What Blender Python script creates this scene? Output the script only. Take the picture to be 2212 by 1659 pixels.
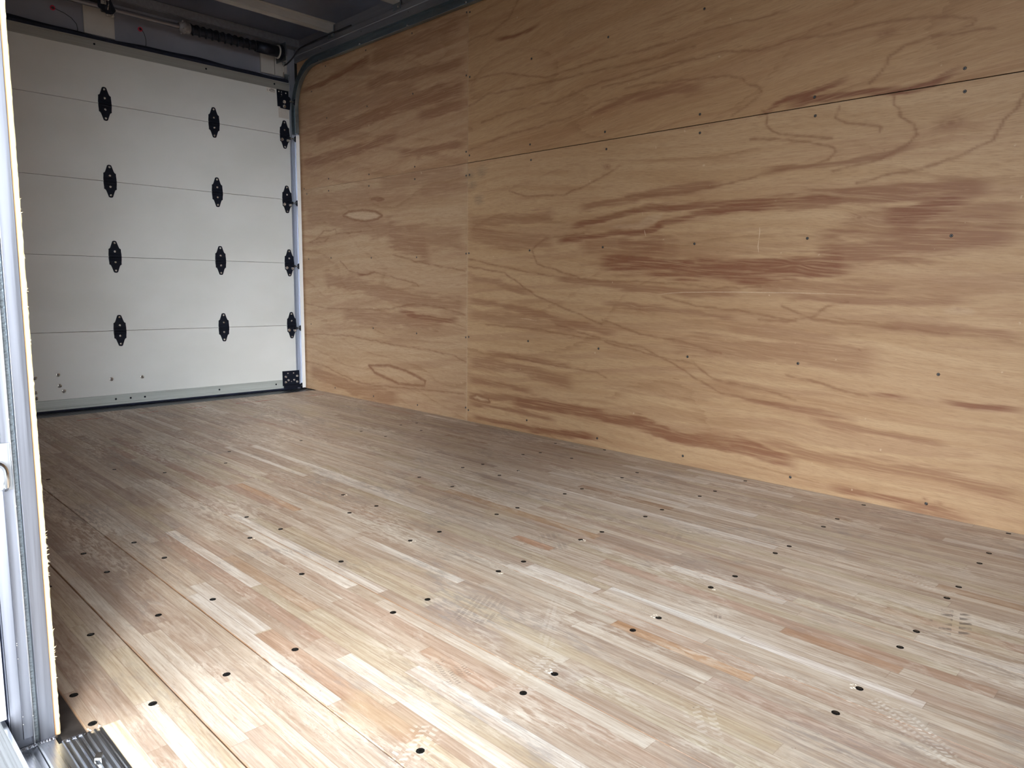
import bpy, math, random
import numpy as np
import bmesh
from mathutils import Vector, Matrix

for o in list(bpy.data.objects):
    bpy.data.objects.remove(o)
S = bpy.context.scene
C = S.collection
R = random.Random(7)
PI = math.pi

# ------------------------------------------------------------------ camera
yaw, pitch, roll = 0.7941, -0.1330, 0.0122
fwd = Vector((math.sin(yaw)*math.cos(pitch), math.cos(yaw)*math.cos(pitch), math.sin(pitch)))
r0 = Vector((math.cos(yaw), -math.sin(yaw), 0))
u0 = r0.cross(fwd)
rt = r0*math.cos(roll) + u0*math.sin(roll)
up = -r0*math.sin(roll) + u0*math.cos(roll)
cam = bpy.data.cameras.new('camera')
cam.sensor_width = 36
cam.lens = 36*1562.25/2212
cam.clip_start = 0.02
co = bpy.data.objects.new('camera', cam)
C.objects.link(co)
M = Matrix((rt, up, -fwd)).transposed().to_4x4()
M.translation = Vector((-2.3283, -4.1506, 0.6492))
co.matrix_world = M
S.camera = co

# ------------------------------------------------------------------ light
W = bpy.data.worlds.new('sky')
S.world = W
W.use_nodes = True
wn = W.node_tree
bg = wn.nodes['Background']
# bright hazy sky, a little brighter low down, with a wide glow round the sun and another out to the side
SUN_AZ = math.radians(30)      # the light travels along (sin, cos) of this, into the box
SUN_EL = math.radians(26.5)
d = Vector((math.sin(SUN_AZ)*math.cos(SUN_EL), math.cos(SUN_AZ)*math.cos(SUN_EL), -math.sin(SUN_EL)))
tc = wn.nodes.new('ShaderNodeTexCoord')
def wmath(op, a, b):
    nd = wn.nodes.new('ShaderNodeMath'); nd.operation = op
    for i, q in enumerate((a, b)):
        if isinstance(q, (int, float)): nd.inputs[i].default_value = q
        else: wn.links.new(q, nd.inputs[i])
    return nd.outputs[0]
sx = wn.nodes.new('ShaderNodeSeparateXYZ'); wn.links.new(tc.outputs['Generated'], sx.inputs[0])
el = wmath('MAXIMUM', sx.outputs[2], 0.0)
dot = wn.nodes.new('ShaderNodeVectorMath'); dot.operation = 'DOT_PRODUCT'
wn.links.new(tc.outputs['Generated'], dot.inputs[0]); dot.inputs[1].default_value = tuple(-d)
glow = wmath('POWER', wmath('MAXIMUM', dot.outputs['Value'], 0.0), 6.0)
# low sun-lit haze near the horizon, straight behind the camera
LOW_AZ, LOW_EL = math.radians(25), math.radians(9)
dl = Vector((-math.sin(LOW_AZ)*math.cos(LOW_EL), -math.cos(LOW_AZ)*math.cos(LOW_EL), math.sin(LOW_EL)))
dot2 = wn.nodes.new('ShaderNodeVectorMath'); dot2.operation = 'DOT_PRODUCT'
wn.links.new(tc.outputs['Generated'], dot2.inputs[0]); dot2.inputs[1].default_value = tuple(dl)
low = wmath('POWER', wmath('MAXIMUM', dot2.outputs['Value'], 0.0), 24.0)
SKY, GLOW, LOW, SIDE = 1.7, 2.2, 46.0, 12.5
dot3 = wn.nodes.new('ShaderNodeVectorMath'); dot3.operation = 'DOT_PRODUCT'
wn.links.new(tc.outputs['Generated'], dot3.inputs[0]); dot3.inputs[1].default_value = (-.80, -.08, .595)
side = wmath('POWER', wmath('MAXIMUM', dot3.outputs['Value'], 0.0), 14.0)
tot = wmath('ADD', wmath('MULTIPLY', side, SIDE), wmath('ADD', wmath('MULTIPLY', wmath('ADD', wmath('MULTIPLY', el, -0.55), 1.0), SKY), wmath('MULTIPLY', glow, GLOW)))
wn.links.new(wmath('ADD', tot, wmath('MULTIPLY', low, LOW)), bg.inputs['Strength'])
bg.inputs['Color'].default_value = (0.86, 0.93, 1.0, 1)
sl = bpy.data.lights.new('sun', 'SUN')
sl.energy = 2.15
sl.angle = math.radians(12)
sl.color = (1.0, 0.95, 0.87)
so = bpy.data.objects.new('sun', sl)
C.objects.link(so)
so.rotation_euler = d.to_track_quat('-Z', 'Y').to_euler()
so.location = (-6, -10, 8)
vs = S.view_settings
vs.view_transform = 'Standard'
vs.look = 'None'
vs.gamma = 1
vs.use_curve_mapping = False
vs.exposure = 0.34

# ------------------------------------------------------------------ mesh helpers
class MB:
    """collects shapes and links them as one mesh object"""
    def __init__(s):
        s.v = []; s.f = []; s.m = []; s.sm = []
    def add(s, vs, fs, mi=0, smooth=False):
        n = len(s.v)
        s.v += [tuple(v) for v in vs]
        for f in fs:
            s.f.append([i+n for i in f]); s.m.append(mi); s.sm.append(smooth)
        return s
    def box(s, x0, x1, y0, y1, z0, z1, mi=0, ch=0.0):
        x0, x1 = min(x0, x1), max(x0, x1); y0, y1 = min(y0, y1), max(y0, y1); z0, z1 = min(z0, z1), max(z0, z1)
        if ch <= 0:
            vs = [(x, y, z) for x in (x0, x1) for y in (y0, y1) for z in (z0, z1)]
            fs = [(0, 1, 3, 2), (4, 6, 7, 5), (0, 4, 5, 1), (2, 3, 7, 6), (0, 2, 6, 4), (1, 5, 7, 3)]
            return s.add(vs, fs, mi)
        bm = bmesh.new()
        bmesh.ops.create_cube(bm, size=1)
        for v in bm.verts:
            v.co = Vector(((x0+x1)/2+v.co.x*(x1-x0), (y0+y1)/2+v.co.y*(y1-y0), (z0+z1)/2+v.co.z*(z1-z0)))
        bmesh.ops.bevel(bm, geom=list(bm.edges), offset=ch, segments=2, affect='EDGES', profile=.5)
        bm.verts.index_update()
        s.add([v.co for v in bm.verts], [[v.index for v in f.verts] for f in bm.faces], mi)
        bm.free(); return s
    def prism(s, poly, axis, a, b, mi=0):
        """poly = 2-D points in the two other axes (in order), extruded along axis from a to b"""
        def P(p, t):
            return {'x': (t, p[0], p[1]), 'y': (p[0], t, p[1]), 'z': (p[0], p[1], t)}[axis]
        n = len(poly)
        vs = [P(p, a) for p in poly]+[P(p, b) for p in poly]
        fs = [list(range(n)), list(range(2*n-1, n-1, -1))]+[(i, (i+1) % n, (i+1) % n+n, i+n) for i in range(n)]
        return s.add(vs, fs, mi)
    def cyl(s, p0, p1, r0, r1=None, n=16, mi=0, caps=True):
        r1 = r0 if r1 is None else r1
        p0 = Vector(p0); p1 = Vector(p1); ax = (p1-p0).normalized()
        a = ax.orthogonal().normalized(); b = ax.cross(a)
        vs = []
        for p, r in ((p0, r0), (p1, r1)):
            vs += [p+(a*math.cos(2*PI*i/n)+b*math.sin(2*PI*i/n))*r for i in range(n)]
        s.add(vs, [(i, (i+1) % n, (i+1) % n+n, i+n) for i in range(n)], mi, True)
        if caps:
            s.add(vs[:n], [list(range(n))[::-1]], mi); s.add(vs[n:], [list(range(n))], mi)
        return s
    def lathe(s, p, axis, prof, n=20, mi=0):
        """prof = [(distance along axis, radius)]"""
        p = Vector(p); ax = Vector(axis).normalized(); a = ax.orthogonal().normalized(); b = ax.cross(a)
        vs = []
        for t, r in prof:
            vs += [p+ax*t+(a*math.cos(2*PI*i/n)+b*math.sin(2*PI*i/n))*max(r, 1e-5) for i in range(n)]
        fs = []
        for k in range(len(prof)-1):
            fs += [(k*n+i, k*n+(i+1) % n, (k+1)*n+(i+1) % n, (k+1)*n+i) for i in range(n)]
        return s.add(vs, fs, mi, True)
    def tube(s, pts, r, n=8, mi=0):
        pts = [Vector(p) for p in pts]; rings = []
        t = (pts[1]-pts[0]).normalized(); a = t.orthogonal().normalized()
        for i, p in enumerate(pts):
            q = pts[min(i+1, len(pts)-1)]-pts[max(i-1, 0)]
            t = q.normalized(); a = (a-t*a.dot(t)).normalized(); b = t.cross(a)
            rings += [p+(a*math.cos(2*PI*k/n)+b*math.sin(2*PI*k/n))*r for k in range(n)]
        fs = []
        for i in range(len(pts)-1):
            fs += [(i*n+k, i*n+(k+1) % n, (i+1)*n+(k+1) % n, (i+1)*n+k) for k in range(n)]
        fs += [list(range(n))[::-1], [(len(pts)-1)*n+k for k in range(n)]]
        return s.add(rings, fs, mi, True)
    def build(s, name, mats, parent=None, origin=None):
        me = bpy.data.meshes.new(name)
        o0 = Vector(origin) if origin is not None else Vector((0, 0, 0))
        me.from_pydata([tuple(Vector(v)-o0) for v in s.v], [], s.f)
        if not isinstance(mats, (list, tuple)): mats = [mats]
        for m in mats: me.materials.append(m)
        me.polygons.foreach_set('material_index', s.m)
        me.polygons.foreach_set('use_smooth', s.sm)
        me.update()
        bm = bmesh.new(); bm.from_mesh(me); bmesh.ops.recalc_face_normals(bm, faces=bm.faces); bm.to_mesh(me); bm.free()
        o = bpy.data.objects.new(name, me); C.objects.link(o)
        o.location = o0
        if parent is not None:
            o.parent = parent
            w = parent; off = Vector((0, 0, 0))
            while w is not None: off += w.location; w = w.parent
            o.location = o0-off
        return o

def tag(o, label=None, cat=None, group=None, kind=None):
    if label: o['label'] = label
    if cat: o['category'] = cat
    if group: o['group'] = group
    if kind: o['kind'] = kind
    return o

def empty(name, loc=(0, 0, 0), parent=None):
    o = bpy.data.objects.new(name, None); C.objects.link(o); o.location = loc
    o.empty_display_size = .05
    if parent is not None: o.parent = parent
    return o

def copy_tree(o, parent=None):
    c = o.copy(); C.objects.link(c)
    if parent is not None: c.parent = parent
    for ch in [k for k in bpy.data.objects if k.parent == o]:
        copy_tree(ch, c)
    return c

# ------------------------------------------------------------------ node helpers
class NT:
    def __init__(s, tree):
        s.t = tree
    def n(s, typ, **kw):
        nd = s.t.nodes.new(typ)
        for k, v in kw.items(): setattr(nd, k, v)
        return nd
    def put(s, sock, v):
        if v is None: return
        if hasattr(v, 'default_value') or hasattr(v, 'is_linked'):
            s.t.links.new(v, sock)
        else:
            sock.default_value = v
    def math(s, op, a, b=None, c=None, clamp=False):
        nd = s.n('ShaderNodeMath', operation=op, use_clamp=clamp)
        s.put(nd.inputs[0], a); s.put(nd.inputs[1], b)
        if c is not None: s.put(nd.inputs[2], c)
        return nd.outputs[0]
    def ramp(s, v, a, b, lo=0., hi=1., smooth=True):
        nd = s.n('ShaderNodeMapRange', interpolation_type='SMOOTHSTEP' if smooth else 'LINEAR', clamp=True)
        s.put(nd.inputs[0], v); s.put(nd.inputs[1], a); s.put(nd.inputs[2], b); s.put(nd.inputs[3], lo); s.put(nd.inputs[4], hi)
        return nd.outputs[0]
    def mix(s, f, a, b, mode='MIX'):
        nd = s.n('ShaderNodeMix', data_type='RGBA', blend_type=mode)
        s.put(nd.inputs[0], f)
        s.put(nd.inputs[6], a if not isinstance(a, tuple) else (*a, 1)[:4])
        s.put(nd.inputs[7], b if not isinstance(b, tuple) else (*b, 1)[:4])
        return nd.outputs[2]
    def scalev(s, vec, sx, sy, sz, off=(0, 0, 0)):
        nd = s.n('ShaderNodeMapping'); s.put(nd.inputs[0], vec)
        nd.inputs[3].default_value = (sx, sy, sz); nd.inputs[1].default_value = off
        return nd.outputs[0]
    def noise(s, vec, scale=1., detail=2., rough=.5, w=None, dist=0.):
        nd = s.n('ShaderNodeTexNoise', noise_dimensions='4D' if w is not None else '3D')
        s.put(nd.inputs['Vector'], vec)
        if w is not None: s.put(nd.inputs['W'], w)
        nd.inputs['Scale'].default_value = scale; nd.inputs['Detail'].default_value = detail
        nd.inputs['Roughness'].default_value = rough; nd.inputs['Distortion'].default_value = dist
        return nd.outputs[0]
    def obj(s):
        return s.n('ShaderNodeTexCoord').outputs['Object']
    def xyz(s, v):
        nd = s.n('ShaderNodeSeparateXYZ'); s.put(nd.inputs[0], v); return nd.outputs

def new_mat(name):
    m = bpy.data.materials.new(name); m.use_nodes = True
    t = NT(m.node_tree); b = m.node_tree.nodes['Principled BSDF']
    return m, t, b

def simple(name, col, rough=.5, metal=0., var=.12, scale=(6, 6, 6), bump=0., spec=.5):
    m, t, b = new_mat(name)
    v = t.scalev(t.obj(), *scale)
    n = t.noise(v, 1., 4., .6)
    f = t.ramp(n, .3, .7)
    lo = tuple(c*(1-var) for c in col); hi = tuple(min(1, c*(1+var)) for c in col)
    t.put(b.inputs['Base Color'], t.mix(f, lo, hi))
    t.put(b.inputs['Roughness'], t.ramp(n, .3, .7, max(0, rough-.06), min(1, rough+.06)))
    b.inputs['Metallic'].default_value = metal
    b.inputs['Specular IOR Level'].default_value = spec
    if bump:
        bp = t.n('ShaderNodeBump'); bp.inputs['Strength'].default_value = bump; bp.inputs['Distance'].default_value = .002
        t.put(bp.inputs['Height'], n); t.put(b.inputs['Normal'], bp.outputs[0])
    return m

ALU = simple('brushed_aluminium', (.62, .64, .67), .34, 1., .12, (120, 120, 2), .05)
ALU_Y = simple('mill_aluminium', (.62, .64, .67), .30, 1., .12, (150, 2, 150), .05)
ALU_X = simple('aluminium_channel', (.46, .49, .47), .45, .35, .10, (2, 120, 200), .05)
GALV = simple('galvanised_steel', (.26, .31, .34), .42, 1., .12, (60, 8, 60), .02)
STEEL = simple('zinc_steel', (.62, .60, .56), .28, 1., .15, (80, 80, 80))
DARKSTEEL = simple('dark_zinc_screw', (.16, .15, .15), .35, .9, .2, (200, 200, 200))
ZINC = simple('dull_zinc_head', (.16, .155, .15), .35, 1., .2, (200, 200, 200))
BLACK = simple('black_powder_coat', (.006, .008, .015), .6, 0., .2, (60, 60, 60), spec=.15)
JAMB = simple('weathered_jamb_aluminium', (.23, .235, .265), .42, 1., .12, (120, 120, 2), .05)
HOLE = simple('black_screw_recess', (.010, .009, .008), .8, 0., .3, (300, 300, 300), spec=.1)
RUBBER = simple('black_rubber', (.012, .015, .030), .75, 0., .3, (20, 20, 20), spec=.2)
SPRING = simple('oiled_spring_steel', (.022, .026, .04), .4, .7, .3, (60, 60, 60))
HEAD = simple('grey_header_sheet', (.23, .24, .29), .5, .0, .10, (3, 3, 3))
WHITEPL = simple('white_painted_plate', (.55, .53, .50), .5, 0., .05, (10, 10, 10))
WHITEM = simple('white_painted_steel', (.80, .79, .77), .45, 0., .05, (30, 30, 6))
BODYW = simple('white_body_paint', (.52, .54, .60), .3, 0., .03, (4, 4, 4))
ROOF = simple('dull_roof_sheet', (.26, .29, .38), .36, .85, .18, (3, 2, 3), .1)
BOWM = simple('grey_painted_bow', (.46, .45, .43), .5, .2, .08, (6, 30, 30))
RAIL = simple('anodised_rail', (.30, .31, .34), .45, .7, .12, (60, 2, 60))
RED = simple('red_lamp_grommet', (.55, .02, .06), .35, 0., .2, (90, 90, 90))
CABLE = simple('black_cable', (.010, .010, .014), .5, 0., .2, (90, 90, 90))
LABELW = simple('label_paper', (.66, .62, .58), .6, 0., .04, (30, 30, 30))
LABELC = simple('clear_label', (.52, .48, .44), .35, 0., .04, (30, 30, 30))
INK = simple('label_ink', (.03, .025, .02), .6, 0., .2, (200, 200, 200))
GROUND = simple('asphalt_yard', (.20, .20, .20), .9, 0., .15, (1.2, 1.2, 1.2), .2)
CHALK = simple('red_crayon', (.42, .11, .07), .8, 0., .35, (300, 300, 300))
SPLIN = simple('raw_split_wood', (.70, .62, .50), .8, 0., .15, (200, 200, 60))
SHADOWB = simple('seam_shade_backing', (.02, .017, .016), .8, 0., .2, (5, 5, 5), spec=.1)  # near-black colour stands in for shade inside the gaps between sheets
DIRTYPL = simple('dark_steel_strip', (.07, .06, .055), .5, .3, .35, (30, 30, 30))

def mat_door():
    m, t, b = new_mat('white_door_laminate')
    p = t.obj(); n = t.noise(t.scalev(p, 420, 420, 420), 1., 3., .6); l = t.noise(t.scalev(p, 2, 2, 3), 1., 3., .5)
    t.put(b.inputs['Base Color'], t.mix(t.ramp(l, .35, .65), (.60, .60, .575), (.65, .65, .63)))
    b.inputs['Roughness'].default_value = .55
    bp = t.n('ShaderNodeBump'); bp.inputs['Strength'].default_value = .25; bp.inputs['Distance'].default_value = .0006
    t.put(bp.inputs['Height'], n); t.put(b.inputs['Normal'], bp.outputs[0])
    return m
DOORM = mat_door()

def mat_tread():
    m, t, b = new_mat('black_checker_plate')
    x, y, z = t.xyz(t.obj())
    s = 1/.034
    a = t.math('SINE', t.math('MULTIPLY', t.math('ADD', x, y), 2*PI*s/2)); c = t.math('SINE', t.math('MULTIPLY', t.math('SUBTRACT', x, y), 2*PI*s/2))
    h = t.ramp(t.math('ABSOLUTE', t.math('MULTIPLY', a, c)), .45, .7)
    t.put(b.inputs['Base Color'], t.mix(h, (.008, .010, .016), (.16, .17, .19)))
    b.inputs['Roughness'].default_value = .35; b.inputs['Metallic'].default_value = .5
    bp = t.n('ShaderNodeBump'); bp.inputs['Strength'].default_value = 1; bp.inputs['Distance'].default_value = .002
    t.put(bp.inputs['Height'], h); t.put(b.inputs['Normal'], bp.outputs[0])
    return m
TREAD = mat_tread()

def mat_ply():
    m, t, b = new_mat('plywood_veneer')
    p = t.obj()
    at = t.n('ShaderNodeAttribute', attribute_name='fig'); sp = t.n('ShaderNodeSeparateColor'); t.put(sp.inputs[0], at.outputs['Color'])
    red, line, pale = sp.outputs[0], sp.outputs[1], sp.outputs[2]; grey = at.outputs['Alpha']
    hg = t.n('ShaderNodeAttribute', attribute_name='hgt').outputs['Fac']
    tilt = t.n('ShaderNodeAttribute', attribute_name='tilt').outputs['Vector']   # grain-following coordinates
    fib = t.noise(t.scalev(tilt, 14, 22, 480), 1., 4., .7)
    mid = t.noise(t.scalev(tilt, 6, 1.6, 34), 1., 5., .6, dist=.6)
    big = t.noise(t.scalev(tilt, 2, .9, 5), 1., 3., .5, dist=.5)
    wob = t.noise(t.scalev(p, 3, 9, 60), 1., 3., .6)
    h = t.math('ADD', hg, t.math('MULTIPLY', t.math('SUBTRACT', wob, .5), .05))
    fr = t.math('FRACT', t.math('MULTIPLY', h, 4.))
    ln = t.math('MULTIPLY', t.ramp(fr, .86, .995), t.ramp(fr, .995, 1., 1., 0.))
    ln = t.math('MULTIPLY', ln, t.ramp(mid, .40, .62, .15, .8))
    oc = t.n('ShaderNodeObjectInfo').outputs['Color']
    base = t.mix(t.ramp(mid, .34, .68), (.575, .395, .235), (.50, .325, .18))
    band = t.noise(t.scalev(tilt, 2, .75, 10, (5, 2, 1)), 1., 4., .6, dist=.8)
    bs = t.noise(t.scalev(tilt, 8, 3.0, 120), 1., 3., .6, dist=.3)
    base = t.mix(t.math('MULTIPLY', t.ramp(band, .50, .66), t.ramp(bs, .36, .60, .10, .42)), base, (.345, .17, .09))
    base = t.mix(t.ramp(big, .45, .72, 0., .25), base, (.45, .275, .16))
    base = t.mix(1., base, oc, 'MULTIPLY')
    rs = t.math('MULTIPLY', red, t.ramp(t.noise(t.scalev(tilt, 8, 5, 150), 1., 4., .65, dist=.4), .32, .56, .45, 1.1))
    base = t.mix(t.math('MULTIPLY', rs, .9, clamp=True), base, (.25, .10, .05))
    base = t.mix(t.math('MULTIPLY', ln, .55), base, (.30, .15, .07))
    lw = t.math('MULTIPLY', line, t.ramp(t.noise(t.scalev(p, 5, 20, 60), 1., 3.), .3, .6, .45, 1.), clamp=True)
    base = t.mix(t.math('MULTIPLY', lw, .8), base, (.25, .11, .05))
    base = t.mix(t.math('MULTIPLY', pale, .6), base, (.66, .49, .33))
    base = t.mix(t.math('MULTIPLY', grey, t.ramp(fib, .4, .62, .25, 1.)), base, (.16, .145, .11))
    base = t.mix(t.ramp(fib, .44, .68, 0., .42), base, (.31, .175, .09))
    base = t.mix(t.ramp(fib, .40, .26, 0., .3), base, (.70, .52, .33))
    fl = t.noise(t.scalev(tilt, 9, 26, 520, (3, 1, 7)), 1., 1., .5)
    base = t.mix(t.ramp(fl, .70, .77, 0., .42), base, (.22, .11, .055))
    sc = t.noise(t.scalev(p, 9, 40, 45, (0, 3, 0)), 1., 2., .5)
    base = t.mix(t.ramp(sc, .74, .78, 0., .45), base, (.74, .58, .40))
    t.put(b.inputs['Base Color'], base)
    t.put(b.inputs['Roughness'], t.ramp(fib, .3, .7, .48, .66))
    b.inputs['Specular IOR Level'].default_value = .4
    bp = t.n('ShaderNodeBump'); bp.inputs['Strength'].default_value = .35; bp.inputs['Distance'].default_value = .0006
    t.put(bp.inputs['Height'], fib); t.put(b.inputs['Normal'], bp.outputs[0])
    return m

def print_group():
    g = bpy.data.node_groups.new('shoe_print', 'ShaderNodeTree')
    for nm in ('X', 'Y', 'CX', 'CY', 'Rot', 'A', 'B', 'F1', 'F2', 'Str'):
        g.interface.new_socket(nm, in_out='INPUT', socket_type='NodeSocketFloat')
    g.interface.new_socket('Mask', in_out='OUTPUT', socket_type='NodeSocketFloat')
    t = NT(g); gi = g.nodes.new('NodeGroupInput'); go = g.nodes.new('NodeGroupOutput'); I = gi.outputs
    dx = t.math('SUBTRACT', I['X'], I['CX']); dy = t.math('SUBTRACT', I['Y'], I['CY'])
    c = t.math('COSINE', I['Rot']); s = t.math('SINE', I['Rot'])
    u = t.math('ADD', t.math('MULTIPLY', dx, c), t.math('MULTIPLY', dy, s))
    v = t.math('SUBTRACT', t.math('MULTIPLY', dy, c), t.math('MULTIPLY', dx, s))
    e = t.math('ADD', t.math('POWER', t.math('ABSOLUTE', t.math('DIVIDE', u, I['A'])), 3.), t.math('POWER', t.math('ABSOLUTE', t.math('DIVIDE', v, I['B'])), 3.))
    msk = t.ramp(e, .45, 1., 1., 0.)
    zig = t.math('PINGPONG', v, .016)
    s1 = t.ramp(t.math('SINE', t.math('MULTIPLY', t.math('ADD', u, t.math('MULTIPLY', zig, .4)), I['F1'])), -.1, .3)
    s2 = t.ramp(t.math('SINE', t.math('MULTIPLY', v, I['F2'])), -.6, -.3)
    t.put(go.inputs[0], t.math('MULTIPLY', t.math('MULTIPLY', msk, I['Str']), t.math('MULTIPLY', s1, s2)))
    return g
PG = print_group()

def mat_floor():
    m, t, b = new_mat('laminated_hardwood')
    p = t.obj(); x, y, z = t.xyz(p)
    tone = t.n('ShaderNodeAttribute', attribute_name='tone').outputs['Color']
    seed = t.n('ShaderNodeAttribute', attribute_name='seed').outputs['Fac']
    uv = t.n('ShaderNodeUVMap', uv_map='strip').outputs[0]; u, v, _ = t.xyz(uv)
    fib = t.noise(t.scalev(p, 300, 10, 10), 1., 4., .65, w=seed)
    mid = t.noise(t.scalev(p, 55, 2.6, 10), 1., 4., .6, w=seed, dist=.8)
    base = t.mix(t.ramp(mid, .38, .64, 0., .7), tone, t.mix(1., tone, (.72, .62, .54), 'MULTIPLY'))
    base = t.mix(t.ramp(fib, .44, .66, 0., .6), base, t.mix(1., base, (.62, .53, .46), 'MULTIPLY'))
    base = t.mix(t.ramp(fib, .42, .3, 0., .3), base, (.80, .70, .58))
    # curly figure lines
    wv = t.n('ShaderNodeTexWave', wave_type='RINGS', rings_direction='Z'); 
    t.put(wv.inputs['Vector'], t.scalev(p, 30, 1.6, 1)); wv.inputs['Scale'].default_value = .35; wv.inputs['Distortion'].default_value = 9.; wv.inputs['Detail'].default_value = 3.
    base = t.mix(t.math('MULTIPLY', t.ramp(wv.outputs[1], .80, .98), .16), base, (.30, .19, .12))
    mo = t.noise(t.scalev(p, 26, 7, 1), 1., 5., .7, w=seed, dist=1.2)
    base = t.mix(t.ramp(mo, .50, .72, 0., .45), base, (.40, .29, .21))
    base = t.mix(t.ramp(mo, .48, .30, 0., .40), base, (.68, .61, .52))
    # glue line beside every strip, and the butt joints
    e = t.math('MINIMUM', u, t.math('SUBTRACT', 1., u))
    base = t.mix(t.ramp(e, .0, .045, .5, 0.), base, (.22, .14, .09))
    base = t.mix(t.ramp(t.math('ABSOLUTE', v), .0, .0022, .45, 0.), base, (.22, .14, .09))
    # short dark pores and hairline cracks
    po = t.noise(t.scalev(p, 420, 38, 1), 1., 2., .5, w=seed)
    base = t.mix(t.ramp(po, .60, .72, 0., .42), base, (.26, .175, .12))
    ls = t.noise(t.scalev(p, 95, 1.5, 1, (3, 0, 0)), 1., 3., .6, w=seed)
    base = t.mix(t.ramp(ls, .56, .70, 0., .5), base, (.31, .215, .155))
    ck = t.noise(t.scalev(p, 16, 5, 1, (1, 7, 0)), 1., 5., .65, dist=1.5); cm = t.noise(t.scalev(p, 2.4, 2.0, 1, (8, 1, 0)), 1., 2., .5)
    base = t.mix(t.math('MULTIPLY', t.ramp(t.math('ABSOLUTE', t.math('SUBTRACT', ck, .5)), .0, .006, 1., 0.), t.ramp(cm, .46, .60, 0., .55)), base, (.24, .15, .10))
    # wear: grey scuffs, pale sanding, specks
    g1 = t.noise(t.scalev(p, 5, 3, 1), 1., 5., .62, dist=.7); g2 = t.noise(t.scalev(p, 110, 22, 1), 1., 5., .72, dist=.5)
    base = t.mix(t.math('MULTIPLY', t.ramp(g1, .48, .70), t.ramp(g2, .42, .60, 0., .62)), base, (.27, .235, .215))
    g3 = t.noise(t.scalev(p, 7, 2.2, 1, (4, 9, 0)), 1., 4., .6, dist=.4)
    base = t.mix(t.math('MULTIPLY', t.ramp(g3, .46, .68), t.ramp(g2, .56, .40, 0., .55)), base, (.78, .71, .61))
    g4 = t.noise(t.scalev(p, 3.2, 2.0, 1, (14, 3, 0)), 1., 4., .6, dist=.6)
    base = t.mix(t.ramp(g4, .56, .76, 0., .30), base, (.56, .44, .26))
    sp = t.noise(t.scalev(p, 130, 80, 1, (2, 2, 0)), 1., 3., .6); sp2 = t.noise(t.scalev(p, 2.5, 2.5, 1, (5, 2, 0)), 1., 2., .5)
    base = t.mix(t.math('MULTIPLY', t.ramp(sp, .70, .75), t.ramp(sp2, .46, .60, .1, .85)), base, (.07, .05, .04))
    dk = None; lt = None
    for cx, cy, rot, a, bb, f1, f2, st, dark in PRINTS:
        nd = t.n('ShaderNodeGroup', node_tree=PG)
        t.put(nd.inputs[0], x); t.put(nd.inputs[1], y)
        for i, q in enumerate((cx, cy, rot, a, bb, f1, f2, st)): nd.inputs[i+2].default_value = q
        if dark: dk = nd.outputs[0] if dk is None else t.math('MAXIMUM', dk, nd.outputs[0])
        else: lt = nd.outputs[0] if lt is None else t.math('MAXIMUM', lt, nd.outputs[0])
    pn = t.ramp(t.noise(t.scalev(p, 22, 22, 1), 1., 3., .6), .40, .58, .05, 1.)
    base = t.mix(t.math('MULTIPLY', dk, pn), base, (.13, .10, .085))
    base = t.mix(t.math('MULTIPLY', lt, pn), base, (.72, .66, .58))
    t.put(b.inputs['Base Color'], base)
    t.put(b.inputs['Roughness'], t.ramp(g2, .3, .7, .42, .62))
    b.inputs['Specular IOR Level'].default_value = .45
    bp = t.n('ShaderNodeBump'); bp.inputs['Strength'].default_value = .25; bp.inputs['Distance'].default_value = .0006
    t.put(bp.inputs['Height'], fib); t.put(b.inputs['Normal'], bp.outputs[0])
    return m
# shoe prints on the boards: x, y, turn, half length, half width, tread frequencies, strength, dark or dusty
PRINTS = [
 (-1.375, -3.13, .5, .075, .050, 1000, 520, .55, 1), (-1.57, -3.27, 1.2, .050, .034, 900, 480, .5, 1),
 (-.93, -2.50, .2, .09, .04, 700, 400, .5, 1), (-.97, -2.97, .9, .07, .04, 900, 420, .5, 1),
 (-.735, -3.82, .2, .075, .04, 260, 190, .75, 1), (-1.052, -3.481, .5, .014, .012, 900, 700, 1., 1),
 (-.80, -2.39, 1.1, .06, .03, 800, 400, .45, 1), (-.70, -3.16, .4, .05, .03, 500, 300, .4, 1),
 (-1.47, -3.375, .3, .070, .034, 620, 300, .4, 0), (-1.31, -3.27, .6, .14, .020, 1000, 500, .4, 0),
 (-1.385, -3.64, .7, .08, .03, 500, 300, .35, 0), (-1.76, -3.40, .5, .08, .035, 560, 380, .4, 0),
 (-1.34, -2.56, 1.3, .09, .026, 700, 10, .35, 0), (-1.18, -3.87, .9, .10, .03, 700, 500, .5, 0),
 (-.56, -3.70, 1.1, .10, .03, 600, 400, .35, 0)]
FLOORM = mat_floor()
PLY = mat_ply()

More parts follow.
